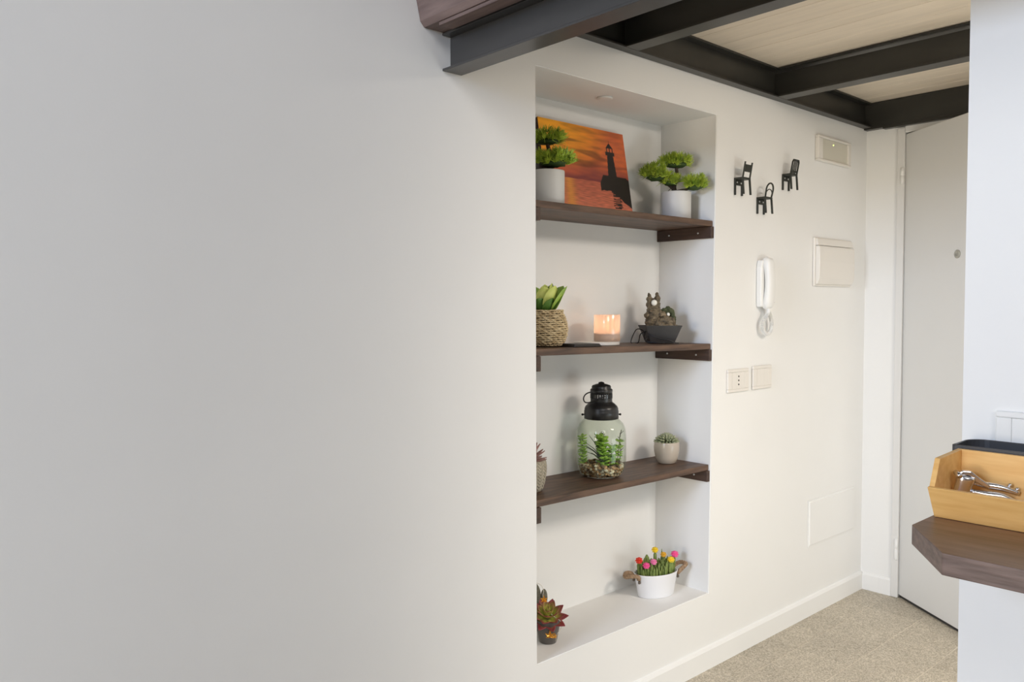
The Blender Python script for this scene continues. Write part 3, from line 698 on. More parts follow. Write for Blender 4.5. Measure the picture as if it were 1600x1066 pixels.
# ------------------------------------------------------------------ lowest shelf: lantern jar with plants, pots
def lantern():
    x, y = 1.926, 0.120; z = S3(x) + .0006
    t = thing('jar_lantern', 'tall clear glass jar lantern with black metal lid on lowest shelf', 'lantern', (x, y, z))
    outer = [(0.0001, 0), (0.050, 0), (0.061, 0.004), (0.070, 0.014), (0.0765, 0.03), (0.0785, 0.055), (0.0785, 0.125), (0.0765, 0.150), (0.070, 0.167), (0.060, 0.178), (0.053, 0.183), (0.050, 0.190), (0.050, 0.196)]
    inner = [(r - 0.0025, zz) for r, zz in outer[1:]][::-1]
    MB().lathe(outer + inner[:-2] + [(0.055, 0.006), (0.0001, 0.004)], seg=56).build('glass_jar', 'jar_glass', t)
    ld = MB().lathe([(0.0515, 0.183), (0.0545, 0.184), (0.0545, 0.208), (0.053, 0.212), (0.0535, 0.215), (0.050, 0.223), (0.042, 0.231), (0.036, 0.235), (0.0355, 0.237)], seg=48)
    ld.lathe([(0.0335, 0.234), (0.0345, 0.237), (0.0345, 0.249)], seg=48, close=False)
    ld.lathe([(0.0345, 0.262), (0.0355, 0.272), (0.035, 0.276), (0.030, 0.280), (0.031, 0.284), (0.028, 0.289), (0.016, 0.293), (0.010, 0.294), (0.009, 0.298), (0.004, 0.3), (0.0001, 0.3005)], seg=48)
    ld.lathe([(0.0001, 0.236), (0.028, 0.236), (0.028, 0.264), (0.0001, 0.264)], seg=32)
    for k in range(26):   # vent bars
        a = 2 * PI * k / 26; ld.box((0.0315, -0.0022, 0.248), (0.0352, 0.0022, 0.263), Matrix.Rotation(a, 4, 'Z'))
    L = ld.build('lid', 'lid', t)
    sl = MB()
    for k in range(26):
        a = 2 * PI * (k + .5) / 26; sl.box((0.0285, -0.0022, 0.250), (0.0325, 0.0022, 0.261), Matrix.Rotation(a, 4, 'Z'))
    plab(sl.build('vent_slots', 'zinc', L), 'pale metal showing through the vent slots')
    for s in (-1, 1):
        kb = MB().ball((0, 0, 0), 0.0038, seg=12, rings=8).tube([(0, 0, 0), (-0.008 * s, 0, 0)], 0.0022, 8).build('pivot', 'lid', t)
        kb.location = (V((0.742, -0.67, 0)) * 0.060 * s) + V((0, 0, 0.196)); kb.rotation_euler = (0, 0, math.radians(-42))
    e = V((0.742, -0.67, 0)); f = V((-0.67, -0.742, 0))
    K = lambda a, c, zz: e * a + f * c + V((0, 0, zz))
    pts = spline([K(0.008, 0.037, 0.2570), K(-0.012, 0.039, 0.250), K(-0.034, 0.030, 0.239), K(-0.052, 0.012, 0.236), K(-0.056, -0.006, 0.247), K(-0.046, -0.022, 0.259), K(-0.026, -0.034, 0.264), K(0.0, -0.037, 0.262)], 6)
    MB().tube(pts, 0.0021, 8).build('handle', 'lid', t)
    # contents
    rnd = random.Random(3); b = MB(); cols = []
    pal = [(0.42, 0.27, 0.13), (0.60, 0.48, 0.33), (0.30, 0.16, 0.07), (0.70, 0.62, 0.48), (0.16, 0.10, 0.06), (0.50, 0.30, 0.16), (0.36, 0.30, 0.22)]
    for q in range(760):
        h = 0.006 + 0.034 * rnd.random(); s = rnd.uniform(0.0042, 0.0072)
        rmax = float(np.interp(h, [0.004, 0.014, 0.03, 0.055], [0.056, 0.0665, 0.073, 0.0755])) - s
        a = rnd.uniform(0, 2 * PI); r = rmax * (rnd.uniform(0.86, 1) if q % 3 else math.sqrt(rnd.random()))
        n0 = len(b.v)
        b.ball((r * math.cos(a), r * math.sin(a), h + 0.004 * math.sin(a * 2 + 1) * (h / .04)), s, s * rnd.uniform(.75, 1), s * rnd.uniform(.65, .95), 7, 5, rot=Matrix.Rotation(rnd.uniform(0, 3), 3, 'Z'))
        cl = rnd.choice(pal); k = rnd.uniform(.8, 1.2); cols += [(cl[0] * k, cl[1] * k, cl[2] * k, 1)] * (len(b.v) - n0)
    o = b.build('pebbles', 'pebble_mix'); o.location = t.location; tag(o, 'brown and cream pebbles filling the glass jar bottom', 'pebbles', kind='stuff')
    at = o.data.color_attributes.new('print', 'FLOAT_COLOR', 'POINT'); at.data.foreach_set('color', np.array(cols, np.float32).ravel())
    # leafy sprigs
    def sprig(label, dx, dy, h, n, lr, lean, m='aqua'):
        q = thing('leafy_sprig', label, 'plant', (x + dx, y + dy, z + 0.034), 0, 'artificial plants in the glass jar')
        top = V((lean[0], lean[1], h)); pts = spline([(0, 0, 0), top * .5 + V((.002, .002, 0)), top], 6)
        MB().tube(pts, 0.0011, 6).build('stem', 'stem', q)
        b = MB(); r2 = random.Random(label)
        for i in range(n):
            p = pts[min(len(pts) - 1, int((0.08 + 0.92 * i / n) * (len(pts) - 1)))]
            for k in range(5):
                a = 2 * PI * k / 5 + i * 1.1 + r2.uniform(-.3, .3); d = V((math.cos(a), math.sin(a), r2.uniform(0.0, .7))).normalized()
                b.ball(p + d * lr * .8, lr * .85, lr * .5, lr * .22, 7, 5, rot=d.to_track_quat('X', 'Z').to_matrix())
        o = b.build('leaflets', m, q); o['kind'] = 'stuff'
    sprig('tall green leafy sprig at the left inside the glass jar', -0.046, 0.036, 0.100, 14, 0.0105, (-0.002, 0.002))
    sprig('thickest green leafy sprig in the middle of the glass jar', 0.002, -0.006, 0.096, 12, 0.0160, (-.004, .004))
    sprig('second green leafy sprig right of the thickest in glass jar', 0.022, -0.022, 0.070, 9, 0.0115, (.002, -.002))
    sprig('sparse green sprig with round leaves at right in glass jar', 0.042, -0.030, 0.088, 7, 0.0105, (0.006, -0.006))
    q = thing('blade_plant', 'dark spiky grass blades in the middle of the glass jar', 'plant', (x - 0.002, y - 0.012, z + 0.036))
    for k in range(9):
        az = math.radians([132, 140, 126, 150, 120, 60, 100, 160, -40][k]); L = [0.10, 0.092, 0.082, 0.07, 0.105, .075, .1, .06, .05][k]
        hf = [.80, .62, .70, .85, .45, .6, .5, .75, .6][k]
        pts = spline([(0, 0, 0), (0.36 * hf * L * math.cos(az), 0.36 * hf * L * math.sin(az), 0.50 * L * (1.15 - .4 * hf)), (hf * L * math.cos(az), hf * L * math.sin(az), 0.95 * L * (1.2 - .6 * hf))], 6)
        MB().tube(pts, [0.0024 * (1 - i / len(pts)) + .0004 for i in range(len(pts))], 6).build('blade', 'aqua_dark', q)
    q = thing('twiggy_sprig', 'thin brown twig with white tips rising in the glass jar', 'plant', (x + 0.012, y + 0.008, z + 0.04))
    MB().tube(spline([(0, 0, 0), (0.006, -0.004, 0.05), (-0.002, 0.0, 0.085), (0.006, -.004, .098)], 6), 0.0013, 6).build('stem', 'bark', q)
    b = MB()
    for k in range(7): b.ball((0.008 * math.cos(k * 2.3) + .003, .007 * math.sin(k * 2.3), .088 + .0035 * (k % 4)), .0038, .0032, .0025, 7, 5)
    b.build('buds', 'pearl', q)
    q = thing('twiggy_sprig', 'thin dark twig along the right side of glass jar', 'plant', (x + 0.050, y - 0.032, z + 0.04))
    b = MB().tube(spline([(0, 0, 0), (0.004, -0.003, 0.04), (0.001, 0.0, 0.075), (0.006, -.004, .105)], 6), 0.0013, 6)
    for k in range(9): b.tube([(0.003, -.002, .02 + .009 * k), (0.003 - .012 * math.cos(k * 2.1), -.002 + .009 * math.sin(k * 2.1), .03 + .009 * k)], .0008, 5)
    b.build('stem', 'bark', q)
lantern()

def rosette_leaves(parent, specs, m, name='leaf', colorf=None):
    for az, L, W, el, z0, r0 in specs:
        mb = leaf_mb(L, W, 0.30, 0.30, n=7, thick=0.0022)
        o = mb.build(name, m, parent)
        a = math.radians(az); o.location = (r0 * math.cos(a), r0 * math.sin(a), z0); o.rotation_euler = (0, -math.radians(el), a)
        if colorf:
            at = o.data.color_attributes.new('print', 'FLOAT_COLOR', 'POINT')
            at.data.foreach_set('color', np.array([colorf(v.co.x / L, abs(v.co.y) / (W * .5), el) + (1,) for v in o.data.vertices], np.float32).ravel())
def beige_pot():
    x, y = 2.268, 0.122; z = S3(x) + .0005
    t = thing('succulent_pot', 'smooth beige ceramic pot with pale green spiky succulent', 'potted plant', (x, y, z))
    MB().lathe([(0.0001, 0), (0.027, 0), (0.032, 0.003), (0.038, 0.018), (0.0425, 0.040), (0.0435, 0.056), (0.0425, 0.072), (0.0415, 0.0745), (0.039, 0.0745), (0.0385, 0.066), (0.0001, 0.066)], seg=48).build('pot', 'beige', t)
    b = MB(); rnd = random.Random(8)
    for ring, (nn, el, L, r0) in enumerate([(18, 8, .022, .024), (17, 24, .022, .020), (15, 42, .021, .015), (11, 60, .019, .010), (7, 78, .017, .004)]):
        for k in range(nn):
            a = 2 * PI * (k + .5 * (ring % 2)) / nn + rnd.uniform(-.1, .1); e = math.radians(el + rnd.uniform(-6, 6))
            d = V((math.cos(a) * math.cos(e), math.sin(a) * math.cos(e), math.sin(e))); p = V((r0 * math.cos(a), r0 * math.sin(a), 0.073 + .004 * ring))
            q = d.to_track_quat('X', 'Z').to_matrix()
            b.tube([p, p + d * L * .4, p + d * L * .75, p + d * L], [.003, .0042, .003, .0004], 6)
    o = b.build('rosette', 'succ_pale', t); o['kind'] = 'stuff'
beige_pot()
def herringbone_pot():
    x, y = 1.602, 0.112; z = S3(x) + .0005
    t = thing('succulent_pot', 'textured sandy pot with dusky rose succulent at lowest shelf left', 'potted plant', (x, y, z))
    MB().lathe([(0.0001, 0), (0.034, 0), (0.038, 0.004), (0.045, 0.025), (0.050, 0.055), (0.0505, 0.075), (0.048, 0.090), (0.044, 0.092), (0.043, 0.082), (0.0001, 0.082)], seg=40).build('pot', 'sand_pot', t)
    b = MB()
    for col in range(14):     # raised herringbone ribs
        for row in range(9):
            for s in (-1, 1):
                h0 = 0.006 + row * 0.0092; pts = []
                for i in range(4):
                    f = i / 3; a = 2 * PI * (col + .5 + s * .5 * f) / 14; h = h0 + 0.010 * f
                    r = np.interp(h, [0, 0.004, 0.025, 0.055, 0.075, 0.09, .1], [0.034, 0.038, 0.045, 0.050, 0.0505, 0.048, .047])
                    pts.append((r * math.cos(a), r * math.sin(a), min(h, .09)))
                b.tube(pts, 0.0016, 5)
    b.build('raised_ribs', 'sand_pot', t)['kind'] = 'stuff'
    sp = []
    for ring, (nn, el, L, W, r0) in enumerate([(12, 8, .042, .015, .014), (11, 28, .043, .015, .012), (10, 48, .043, .014, .009), (8, 66, .044, .013, .005), (5, 82, .044, .011, .002)]):
        for k in range(nn): sp.append((360 * (k + .5 * (ring % 2)) / nn, L, W, el, 0.085 + .009 * ring, r0))
    rosette_leaves(t, sp, 'succ_rose')
herringbone_pot()

# ------------------------------------------------------------------ niche sill: red succulent, cactus, leaf garland, planter
def red_succulent():
    x, y = 1.655, 0.089; z = ZB + .0005
    t = thing('succulent_pot', 'red and green pointed succulent in flared grey pot on niche sill', 'potted plant', (x, y, z))
    MB().lathe([(0.0001, 0), (0.0245, 0), (0.026, 0.002), (0.0385, 0.066), (0.0385, 0.069), (0.0362, 0.069), (0.035, 0.060), (0.0001, 0.060)], seg=44).build('pot', 'grey_pot', t)
    def col(u, s, el):
        k = min(1, max(0, (u - 0.25) * 1.7 + 0.35 * s - (el - 20) / 90)); k = k * k * (3 - 2 * k)
        g = (0.56, 0.60, 0.12); r = (0.28, 0.045, 0.05); return tuple(g[i] * (1 - k) + r[i] * k for i in range(3))
    sp = []
    for ring, (nn, el, L, W, r0) in enumerate([(9, 4, .056, .030, .008), (8, 24, .054, .029, .007), (7, 44, .048, .026, .005), (6, 62, .040, .021, .003), (3, 78, .032, .015, .001)]):
        for k in range(nn): sp.append((360 * (k + .5 * (ring % 2)) / nn + 7 * ring, L, W, el, 0.066 + .0045 * ring, r0))
    rosette_leaves(t, sp, 'rosette', colorf=col)
    piv = V((0, 0, 0.070)); tilt = Matrix.Translation(piv) @ Matrix.Rotation(math.radians(24), 4, V((0.742, -0.67, 0))) @ Matrix.Translation(-piv)
    for ch in t.children:
        if ch.name.startswith('leaf'): ch.matrix_basis = tilt @ ch.matrix_basis
red_succulent()
def cactus():
    x, y = 1.706, 0.165; z = ZB + .0005
    t = thing('pad_cactus', 'dark flat pad cactus behind the red succulent, mostly hidden', 'cactus', (x, y, z))
    MB().lathe(pot_profile(0.034, 0.058, 0.003, 0.75), seg=32).build('pot', 'grey_pot', t)
    rt = Matrix.Rotation(math.radians(-42), 3, 'Z')
    MB().ball((-0.022, 0.016, 0.104), .023, .009, .042, 20, 12, rot=rt).build('cactus_pad', 'cactus', t)
    MB().ball((0.002, -0.006, 0.100), .0105, .008, .026, 16, 10, rot=rt).build('cactus_pad', 'cactus', t)
    MB().ball((-0.008, 0.004, 0.066), .020, .010, .032, 16, 10, rot=rt).build('cactus_pad', 'cactus', t)
cactus()
def garland():
    t = thing('leaf_garland', 'thin wire garland with two golden leaves over cactus and grey pot', 'garland', (1.655, 0.089, ZB + 0.07))
    o = t.location
    P = lambda x, y, z: (x - o.x, y - o.y, z - o.z)
    pts = spline([P(1.678, 0.168, 0.411), P(1.692, 0.158, 0.405), P(1.698, 0.152, 0.388), P(1.690, 0.145, 0.370), P(1.660, 0.100, 0.372), P(1.650, 0.070, 0.350), P(1.672, 0.050, 0.325), P(1.664, 0.045, 0.308), P(1.648, 0.046, 0.296), P(1.652, 0.053, 0.272)], 7)
    MB().tube(pts, 0.0009, 6).build('wire', 'wire', t)
    def maple(c, s, nrm):
        poly = []; tips = [1, .45, .85, .4, .7, .3, .35, .3, .7, .4, .85, .45]
        for i, k in enumerate(tips): a = PI / 2 + 2 * PI * i / 12; poly.append((k * s * math.cos(a), k * s * math.sin(a)))
        q = V(nrm).to_track_quat('Z', 'Y').to_matrix()
        vs = [V(c) + q @ V((a, b, 0.25 * s * (1 if i % 2 else 0))) for i, (a, b) in enumerate(poly)]; vs2 = [p - q @ V((0, 0, 0.0012)) for p in vs]
        n = len(vs); ctr = len(vs) * 2
        fs = [(i, (i + 1) % n, ctr) for i in range(n)] + [(n + (i + 1) % n, n + i, ctr + 1) for i in range(n)] + [(i, n + i, n + (i + 1) % n, (i + 1) % n) for i in range(n)]
        return MB().add(vs + vs2 + [V(c), V(c) - q @ V((0, 0, 0.0012))], fs).build('golden_leaf', 'gold', t)
    maple(P(1.640, 0.090, 0.388), 0.015, (-0.6, -0.8, 0.15)); maple(P(1.629, 0.055, 0.296), 0.019, (-0.62, -0.75, -0.2)); maple(P(1.644, 0.050, 0.290), 0.012, (-0.4, -0.9, -0.2))
garland()

def planter():
    x, y = 2.203, 0.116; z = ZB + .0005; rot = math.radians(-17)
    t = thing('oval_planter', 'white oval metal planter with jute rope handles and bright flowers', 'planter', (x, y, z), rot)
    sy = 0.62
    MB().lathe([(0.0001, 0), (0.066, 0), (0.068, 0.002), (0.0815, 0.076), (0.0835, 0.079), (0.0815, 0.0815), (0.0795, 0.079), (0.078, 0.068), (0.0001, 0.066)], seg=56, sy=sy).build('tub', 'planter', t)
    b = MB(); rnd = random.Random(2)
    for _ in range(150):
        a = rnd.uniform(0, 2 * PI); r = 0.073 * math.sqrt(rnd.random()); s = rnd.uniform(.003, .005)
        b.ball((r * math.cos(a), r * math.sin(a) * sy, 0.068 + rnd.uniform(0, .005)), s, s * .8, s * .7, 7, 5)
    b.build('pebble_bed', 'pebble', t)['kind'] = 'stuff'
    for s in (-1, 1):
        hp = spline([(s * 0.079, -0.014, 0.066), (s * 0.090, -0.020, 0.079), (s * 0.112, -0.016, 0.086 + .004 * s), (s * 0.124, 0.0, 0.084 + .006 * s), (s * 0.112, 0.016, 0.087 + .004 * s), (s * 0.090, 0.020, 0.080), (s * 0.079, 0.014, 0.066)], 8)
        rp = MB()
        n = len(hp)
        for strand in range(3):
            pts = []
            for i, p in enumerate(hp):
                tg = (hp[min(i + 1, n - 1)] - hp[max(i - 1, 0)]).normalized(); u = tg.cross(V((0, 0, 1))).normalized(); w2 = tg.cross(u)
                a = i * 0.75 + strand * 2 * PI / 3; pts.append(p + (u * math.cos(a) + w2 * math.sin(a)) * 0.0034)
            rp.tube(pts, 0.0042, 7)
        h = rp.build('rope_handle', 'rope', t)
        for yy in (-0.014, 0.014):
            rv = MB().tube([(s * 0.0795, yy * 1.05, 0.078), (s * 0.0785, yy * 1.15, 0.058)], 0.0042, 8).ball((s * 0.079, yy * 1.2, 0.056), .0055, .004, .005, 10, 7).build('bracket', 'rivet', h)
    rnd = random.Random(6)
    b = MB(); heads = []
    def stalk(px, py, h, r):
        b.tube([(px, py, 0.062), (px * 1.03, py * 1.02, 0.062 + h * .45), (px * 1.06, py * 1.03, 0.062 + h * .85), (px * 1.06, py * 1.03, 0.062 + h)], [r * .8, r, r * .95, r * .35], 9)
    for _ in range(210):
        a = rnd.uniform(0, 2 * PI); rr = math.sqrt(rnd.random()) * 0.95
        stalk(0.070 * rr * math.cos(a), 0.070 * rr * math.sin(a) * sy, rnd.uniform(0.028, 0.060), rnd.uniform(.0026, .0042))
    for px, py, h, r in [(-0.056, 0.012, .070, .006), (-0.022, 0.020, .072, .008), (0.013, 0.024, .078, .006), (0.068, -.005, .064, .006), (0.034, 0.012, .068, .006), (0.034, .016, .086, .0025), (0.060, 0.0, .062, .006), (-.03, .02, .062, .006)]: stalk(px, py, h, r)
    b.build('cactus_stalks', 'stem', t)['kind'] = 'stuff'
    def flower(c, s, m, lab):
        f = MB(); c = V(c)
        for ring, (nn, el, k) in enumerate([(9, -40, .95), (10, -5, 1.0), (9, 30, .95), (6, 62, .8), (1, 90, .7)]):
            for i in range(nn):
                a = 2 * PI * (i + .5 * ring) / nn; e = math.radians(el); d = V((math.cos(a) * math.cos(e), math.sin(a) * math.cos(e), math.sin(e)))
                f.ball(c + d * s * .45 * k, s * .50 * k, s * .34, s * .16, 7, 5, rot=d.to_track_quat('X', 'Z').to_matrix())
        o = f.build('flower', m, t); plab(o, lab)
    flower((-0.072, -0.004, 0.128), 0.0150, 'red', 'red flower'); flower((-0.056, -0.024, 0.114), 0.0144, 'pink', 'pink flower beside the red one'); flower((-0.024, -0.020, 0.121), 0.0138, 'pink_pale', 'pale pink flower in front middle')
    flower((0.014, 0.026, 0.145), 0.0138, 'yellow', 'yellow flower on the tall stalk'); flower((0.034, 0.004, 0.132), 0.0126, 'orange_y', 'amber flower'); flower((0.045, -0.024, 0.121), 0.0144, 'yellow', 'yellow flower in front of the amber one'); flower((0.074, -0.006, 0.131), 0.0156, 'pink', 'pink flower at the right end')
planter()

# ------------------------------------------------------------------ chair coat hooks
def chair_hook(label, x, z, W, D, H, back):
    """front legs fixed on the wall, back rest standing out into the room"""
    t = thing('chair_hook', label, 'coat hook', (x, -0.0005, z), 0, 'miniature chair coat hooks')
    lw = 0.0062; sz = 0.053
    MB().box((-W / 2, -D, sz), (W / 2, 0, sz + 0.0065)).build('seat', 'hook', t, 0.0012)
    ap = MB().box((-W / 2 + lw, -0.005, sz - 0.018), (W / 2 - lw, 0, sz)).build('mounting_plate', 'hook', t, 0.0008)
    for s in (-0.25, 0.25):
        q = MB().lathe([(0.0001, 0), (0.0036, 0), (0.003, .0015), (0.0001, .0018)], seg=12).build('screw', 'zinc', ap); q.location = (s * W, -0.0052, sz - 0.009 - .003 * s); q.rotation_euler = (PI / 2, 0, 0)
    for s in (-1, 1):
        MB().box((s * W / 2, 0, 0), (s * (W / 2 - lw), -lw, sz)).build('leg', 'hook', t, 0.001)
        MB().hexa([(s * W / 2 - (lw if s > 0 else 0), -D - .004, 0), (s * W / 2 + (lw if s < 0 else 0), -D - .004, 0), (s * W / 2 + (lw if s < 0 else 0), -D - .004 + lw, 0), (s * W / 2 - (lw if s > 0 else 0), -D - .004 + lw, 0),
                   (s * W / 2 - (lw if s > 0 else 0), -D, sz), (s * W / 2 + (lw if s < 0 else 0), -D, sz), (s * W / 2 + (lw if s < 0 else 0), -D + lw, sz), (s * W / 2 - (lw if s > 0 else 0), -D + lw, sz)]).build('leg', 'hook', t, 0.001)
    b = MB(); z1 = sz + 0.003; lean = 0.010
    yb = lambda zz: -D + lw / 2 - lean * (zz - z1) / (H - z1)
    if back == 'ladder':
        for s in (-1, 1): b.tube([(s * (W / 2 - lw / 2), yb(z1), z1), (s * (W / 2 - lw / 2), yb(H), H)], lw * .56, 4, smooth=False)
        zz = H - .009; b.hexa([(-W / 2 + lw, yb(zz - .024) - .002, zz - .024), (W / 2 - lw, yb(zz - .024) - .002, zz - .024), (W / 2 - lw, yb(zz - .024) + .002, zz - .024), (-W / 2 + lw, yb(zz - .024) + .002, zz - .024), (-W / 2 + lw, yb(zz) - .002, zz), (W / 2 - lw, yb(zz) - .002, zz), (W / 2 - lw, yb(zz) + .002, zz), (-W / 2 + lw, yb(zz) + .002, zz)])
    elif back == 'hoop':
        r = W / 2 - .002; zc = H - r; pts = [(-r * .86, yb(z1), z1)] + [(r * math.cos(PI - PI * i / 14), yb(zc + r * math.sin(PI * i / 14)), zc + r * math.sin(PI * i / 14)) for i in range(15)] + [(r * .86, yb(z1), z1)]
        b.tube(pts, 0.0030, 8)
        r2 = r * .78; zc2 = zc - .016; pts = [(r2 * math.cos(PI - PI * i / 12) * 1.15, yb(zc2 + r2 * math.sin(PI * i / 12)), zc2 + r2 * math.sin(PI * i / 12)) for i in range(13)]; b.tube(pts, 0.0019, 6)
    else:
        for s in (-1, 1): b.tube([(s * (W / 2 - lw / 2), yb(z1), z1), (s * (W / 2 - lw / 2), yb(H - .008), H - .008), (s * (W / 2 - lw * 1.2), yb(H), H - .001)], lw * .52, 6)
        b.tube([(-W / 2 + lw, yb(H), H - .001), (W / 2 - lw, yb(H), H - .001)], lw * .52, 6)
        for k in (-1, 0, 1): b.tube([(k * W * .19, yb(z1), z1 + .004), (k * W * .19, yb(H), H - .002)], 0.0022, 5)
        b.box((-W / 2 + lw, yb(z1 + .012) - .0018, z1 + .008), (W / 2 - lw, yb(z1 + .012) + .0018, z1 + .014))
    b.build('backrest', 'hook', t)
chair_hook('dark chair coat hook with one wide back slat, leftmost of three', 2.507, 1.636, 0.050, 0.036, 0.111, 'ladder')
chair_hook('dark chair coat hook with round hoop back, lowest of three', 2.653, 1.5815, 0.050, 0.036, 0.107, 'hoop')
chair_hook('dark chair coat hook with upright spindle back, rightmost of three', 2.829, 1.683, 0.050, 0.037, 0.109, 'spindle')

# ------------------------------------------------------------------ intercom handset
def intercom():
    t = thing('intercom_phone', 'white wall intercom handset with a coiled cord loop', 'intercom', (2.665, -0.0005, 1.33))
    # wall base
    MB().prism([(-0.032, -0.085), (0.034, -0.085), (0.036, -0.06), (0.036, 0.06), (0.030, 0.085), (-0.028, 0.085), (-0.034, 0.06), (-0.034, -0.06)], 0, -0.022, lambda a, b, d: (a, d, b)).build('wall_base', 'plastic_white', t, 0.005, seg=3)
    # handset: curved body in a vertical plane, wider earpieces
    hs = MB(); sec = 20; vs = []; fs = []
    N = 26
    for i in range(N + 1):
        f = i / N; z = -0.096 + 0.194 * f
        yy = -0.016 - 0.014 * math.sin(PI * f) ** 0.7
        wv = 0.0225 + 0.004 * abs(2 * f - 1) ** 2; th = 0.013 + 0.007 * abs(2 * f - 1) ** 3
        e = min(1, math.sqrt(max(0, 1 - (abs(2 * f - 1)) ** 8)))
        for k in range(sec):
            a = 2 * PI * k / sec; ca, sa = math.cos(a), math.sin(a); p = 0.65
            vs.append((0.002 + wv * e * math.copysign(abs(ca) ** p, ca), yy - .006 + th * e * math.copysign(abs(sa) ** p, sa), z))
    for i in range(N):
        for k in range(sec): fs.append((i * sec + k, i * sec + (k + 1) % sec, (i + 1) * sec + (k + 1) % sec, (i + 1) * sec + k))
    fs += [tuple(range(sec - 1, -1, -1)), tuple(N * sec + k for k in range(sec))]
    hd = hs.add(vs, fs, True).build('handset', 'plastic_white', t)
    MB().box((0.0215, -0.040, 0.012), (0.0245, -0.036, 0.034)).build('slot', 'dial', hd)
    MB().box((-0.012, -0.0425, -0.069), (0.022, -0.0375, -0.0675)).build('seam', 'dial', hd)
    loop = spline([(0.004, -0.030, -0.094), (-0.004, -0.03, -0.110), (-0.024, -0.024, -0.140), (-0.020, -0.022, -0.170), (0.010, -0.022, -0.184), (0.036, -0.022, -0.165), (0.036, -0.022, -0.135), (0.022, -0.022, -0.108), (0.014, -0.018, -0.086)], 24)
    n = len(loop); pts = []
    for i in range(n * 3):
        f = i / 3; a0 = int(f); p = loop[min(a0, n - 1)].lerp(loop[min(a0 + 1, n - 1)], f - a0)
        tg = (loop[min(a0 + 1, n - 1)] - loop[max(a0 - 1, 0)]).normalized(); u = tg.cross(V((0, 1, 0)));
        u = u.normalized() if u.length > 1e-4 else V((1, 0, 0)); w2 = tg.cross(u)
        a = i * 0.62; pts.append(p + (u * math.cos(a) + w2 * math.sin(a)) * 0.0062)
    MB().tube(pts, 0.0018, 5).build('coiled_cord', 'plastic_white', t)
intercom()

# ------------------------------------------------------------------ wall fittings
def breaker_box():
    x0, x1, z0, z1 = 3.045, 3.358, 1.327, 1.520
    t = thing('breaker_box', 'square ivory plastic fuse box cover high on the wall', 'fuse box', ((x0 + x1) / 2, -0.0005, (z0 + z1) / 2)); w2, h2 = (x1 - x0) / 2, (z1 - z0) / 2
    MB().box((-w2, -0.010, -h2), (w2, 0, h2)).build('frame', 'plastic', t, 0.003)
    prof = [(-0.010, -h2 + .006), (-0.018, -h2 + 0.008), (-0.027, -h2 + 0.030), (-0.029, 0.0), (-0.027, h2 - 0.040), (-0.024, h2 - 0.033), (-0.010, h2 - 0.033)]
    b = MB(); n = len(prof); vs = [(-w2 + .006, a, c) for a, c in prof] + [(w2 - .006, a, c) for a, c in prof]
    b.add(vs, [tuple(range(n)), tuple(range(2 * n - 1, n - 1, -1))] + [(i, n + i, n + (i + 1) % n, (i + 1) % n) for i in range(n)]).build('lid', 'plastic', t, 0.002)
    MB().hexa([(-w2 + .006, -0.022, h2 - .031), (w2 - .006, -0.022, h2 - .031), (w2 - .006, -0.010, h2 - .031), (-w2 + .006, -0.010, h2 - .031), (-w2 + .006, -0.016, h2 - .004), (w2 - .006, -0.016, h2 - .004), (w2 - .006, -0.010, h2 - .004), (-w2 + .006, -0.010, h2 - .004)]).build('top_strip', 'plastic', t, 0.0015)
breaker_box()
def emergency_light():
    x0, x1, z0, z1 = 3.055, 3.335, 1.822, 1.924
    t = thing('emergency_light', 'white emergency light with tiny glowing lamp near ceiling', 'emergency light', ((x0 + x1) / 2, -0.0005, (z0 + z1) / 2)); w2, h2 = (x1 - x0) / 2, (z1 - z0) / 2
    MB().box((-w2, -0.016, -h2), (w2, 0, -h2 + .010)).box((-w2, -0.016, h2 - .010), (w2, 0, h2)).box((-w2, -0.016, -h2 + .010), (-w2 + .036, 0, h2 - .010)).box((w2 - .026, -0.016, -h2 + .010), (w2, 0, h2 - .010)).build('frame', 'plastic', t, 0.003)
    MB().box((-w2 + .036, -0.009, -h2 + .010), (w2 - .026, 0, h2 - .010)).build('diffuser', 'diffuser', t, 0.002)
    MB().ball((-0.005, -0.008, h2 - 0.026), .0035, .003, .0035, 10, 7).build('indicator_lamp', 'led', t)
emergency_light()
def access_panel():
    x0, x1, z0, z1 = 3.038, 3.425, 0.284, 0.462
    t = thing('access_panel', 'flush white access panel low on the wall near the corner', 'panel', ((x0 + x1) / 2, -0.0005, (z0 + z1) / 2)); w2, h2 = (x1 - x0) / 2, (z1 - z0) / 2
    MB().box((-w2, -0.006, -h2), (w2, 0, h2)).build('cover', 'wall', t, 0.003)
    MB().box((-w2 - .006, -0.003, -h2 - .006), (w2 + .006, 0, h2 + .006)).build('rim', 'wall', t, 0.001)
access_panel()
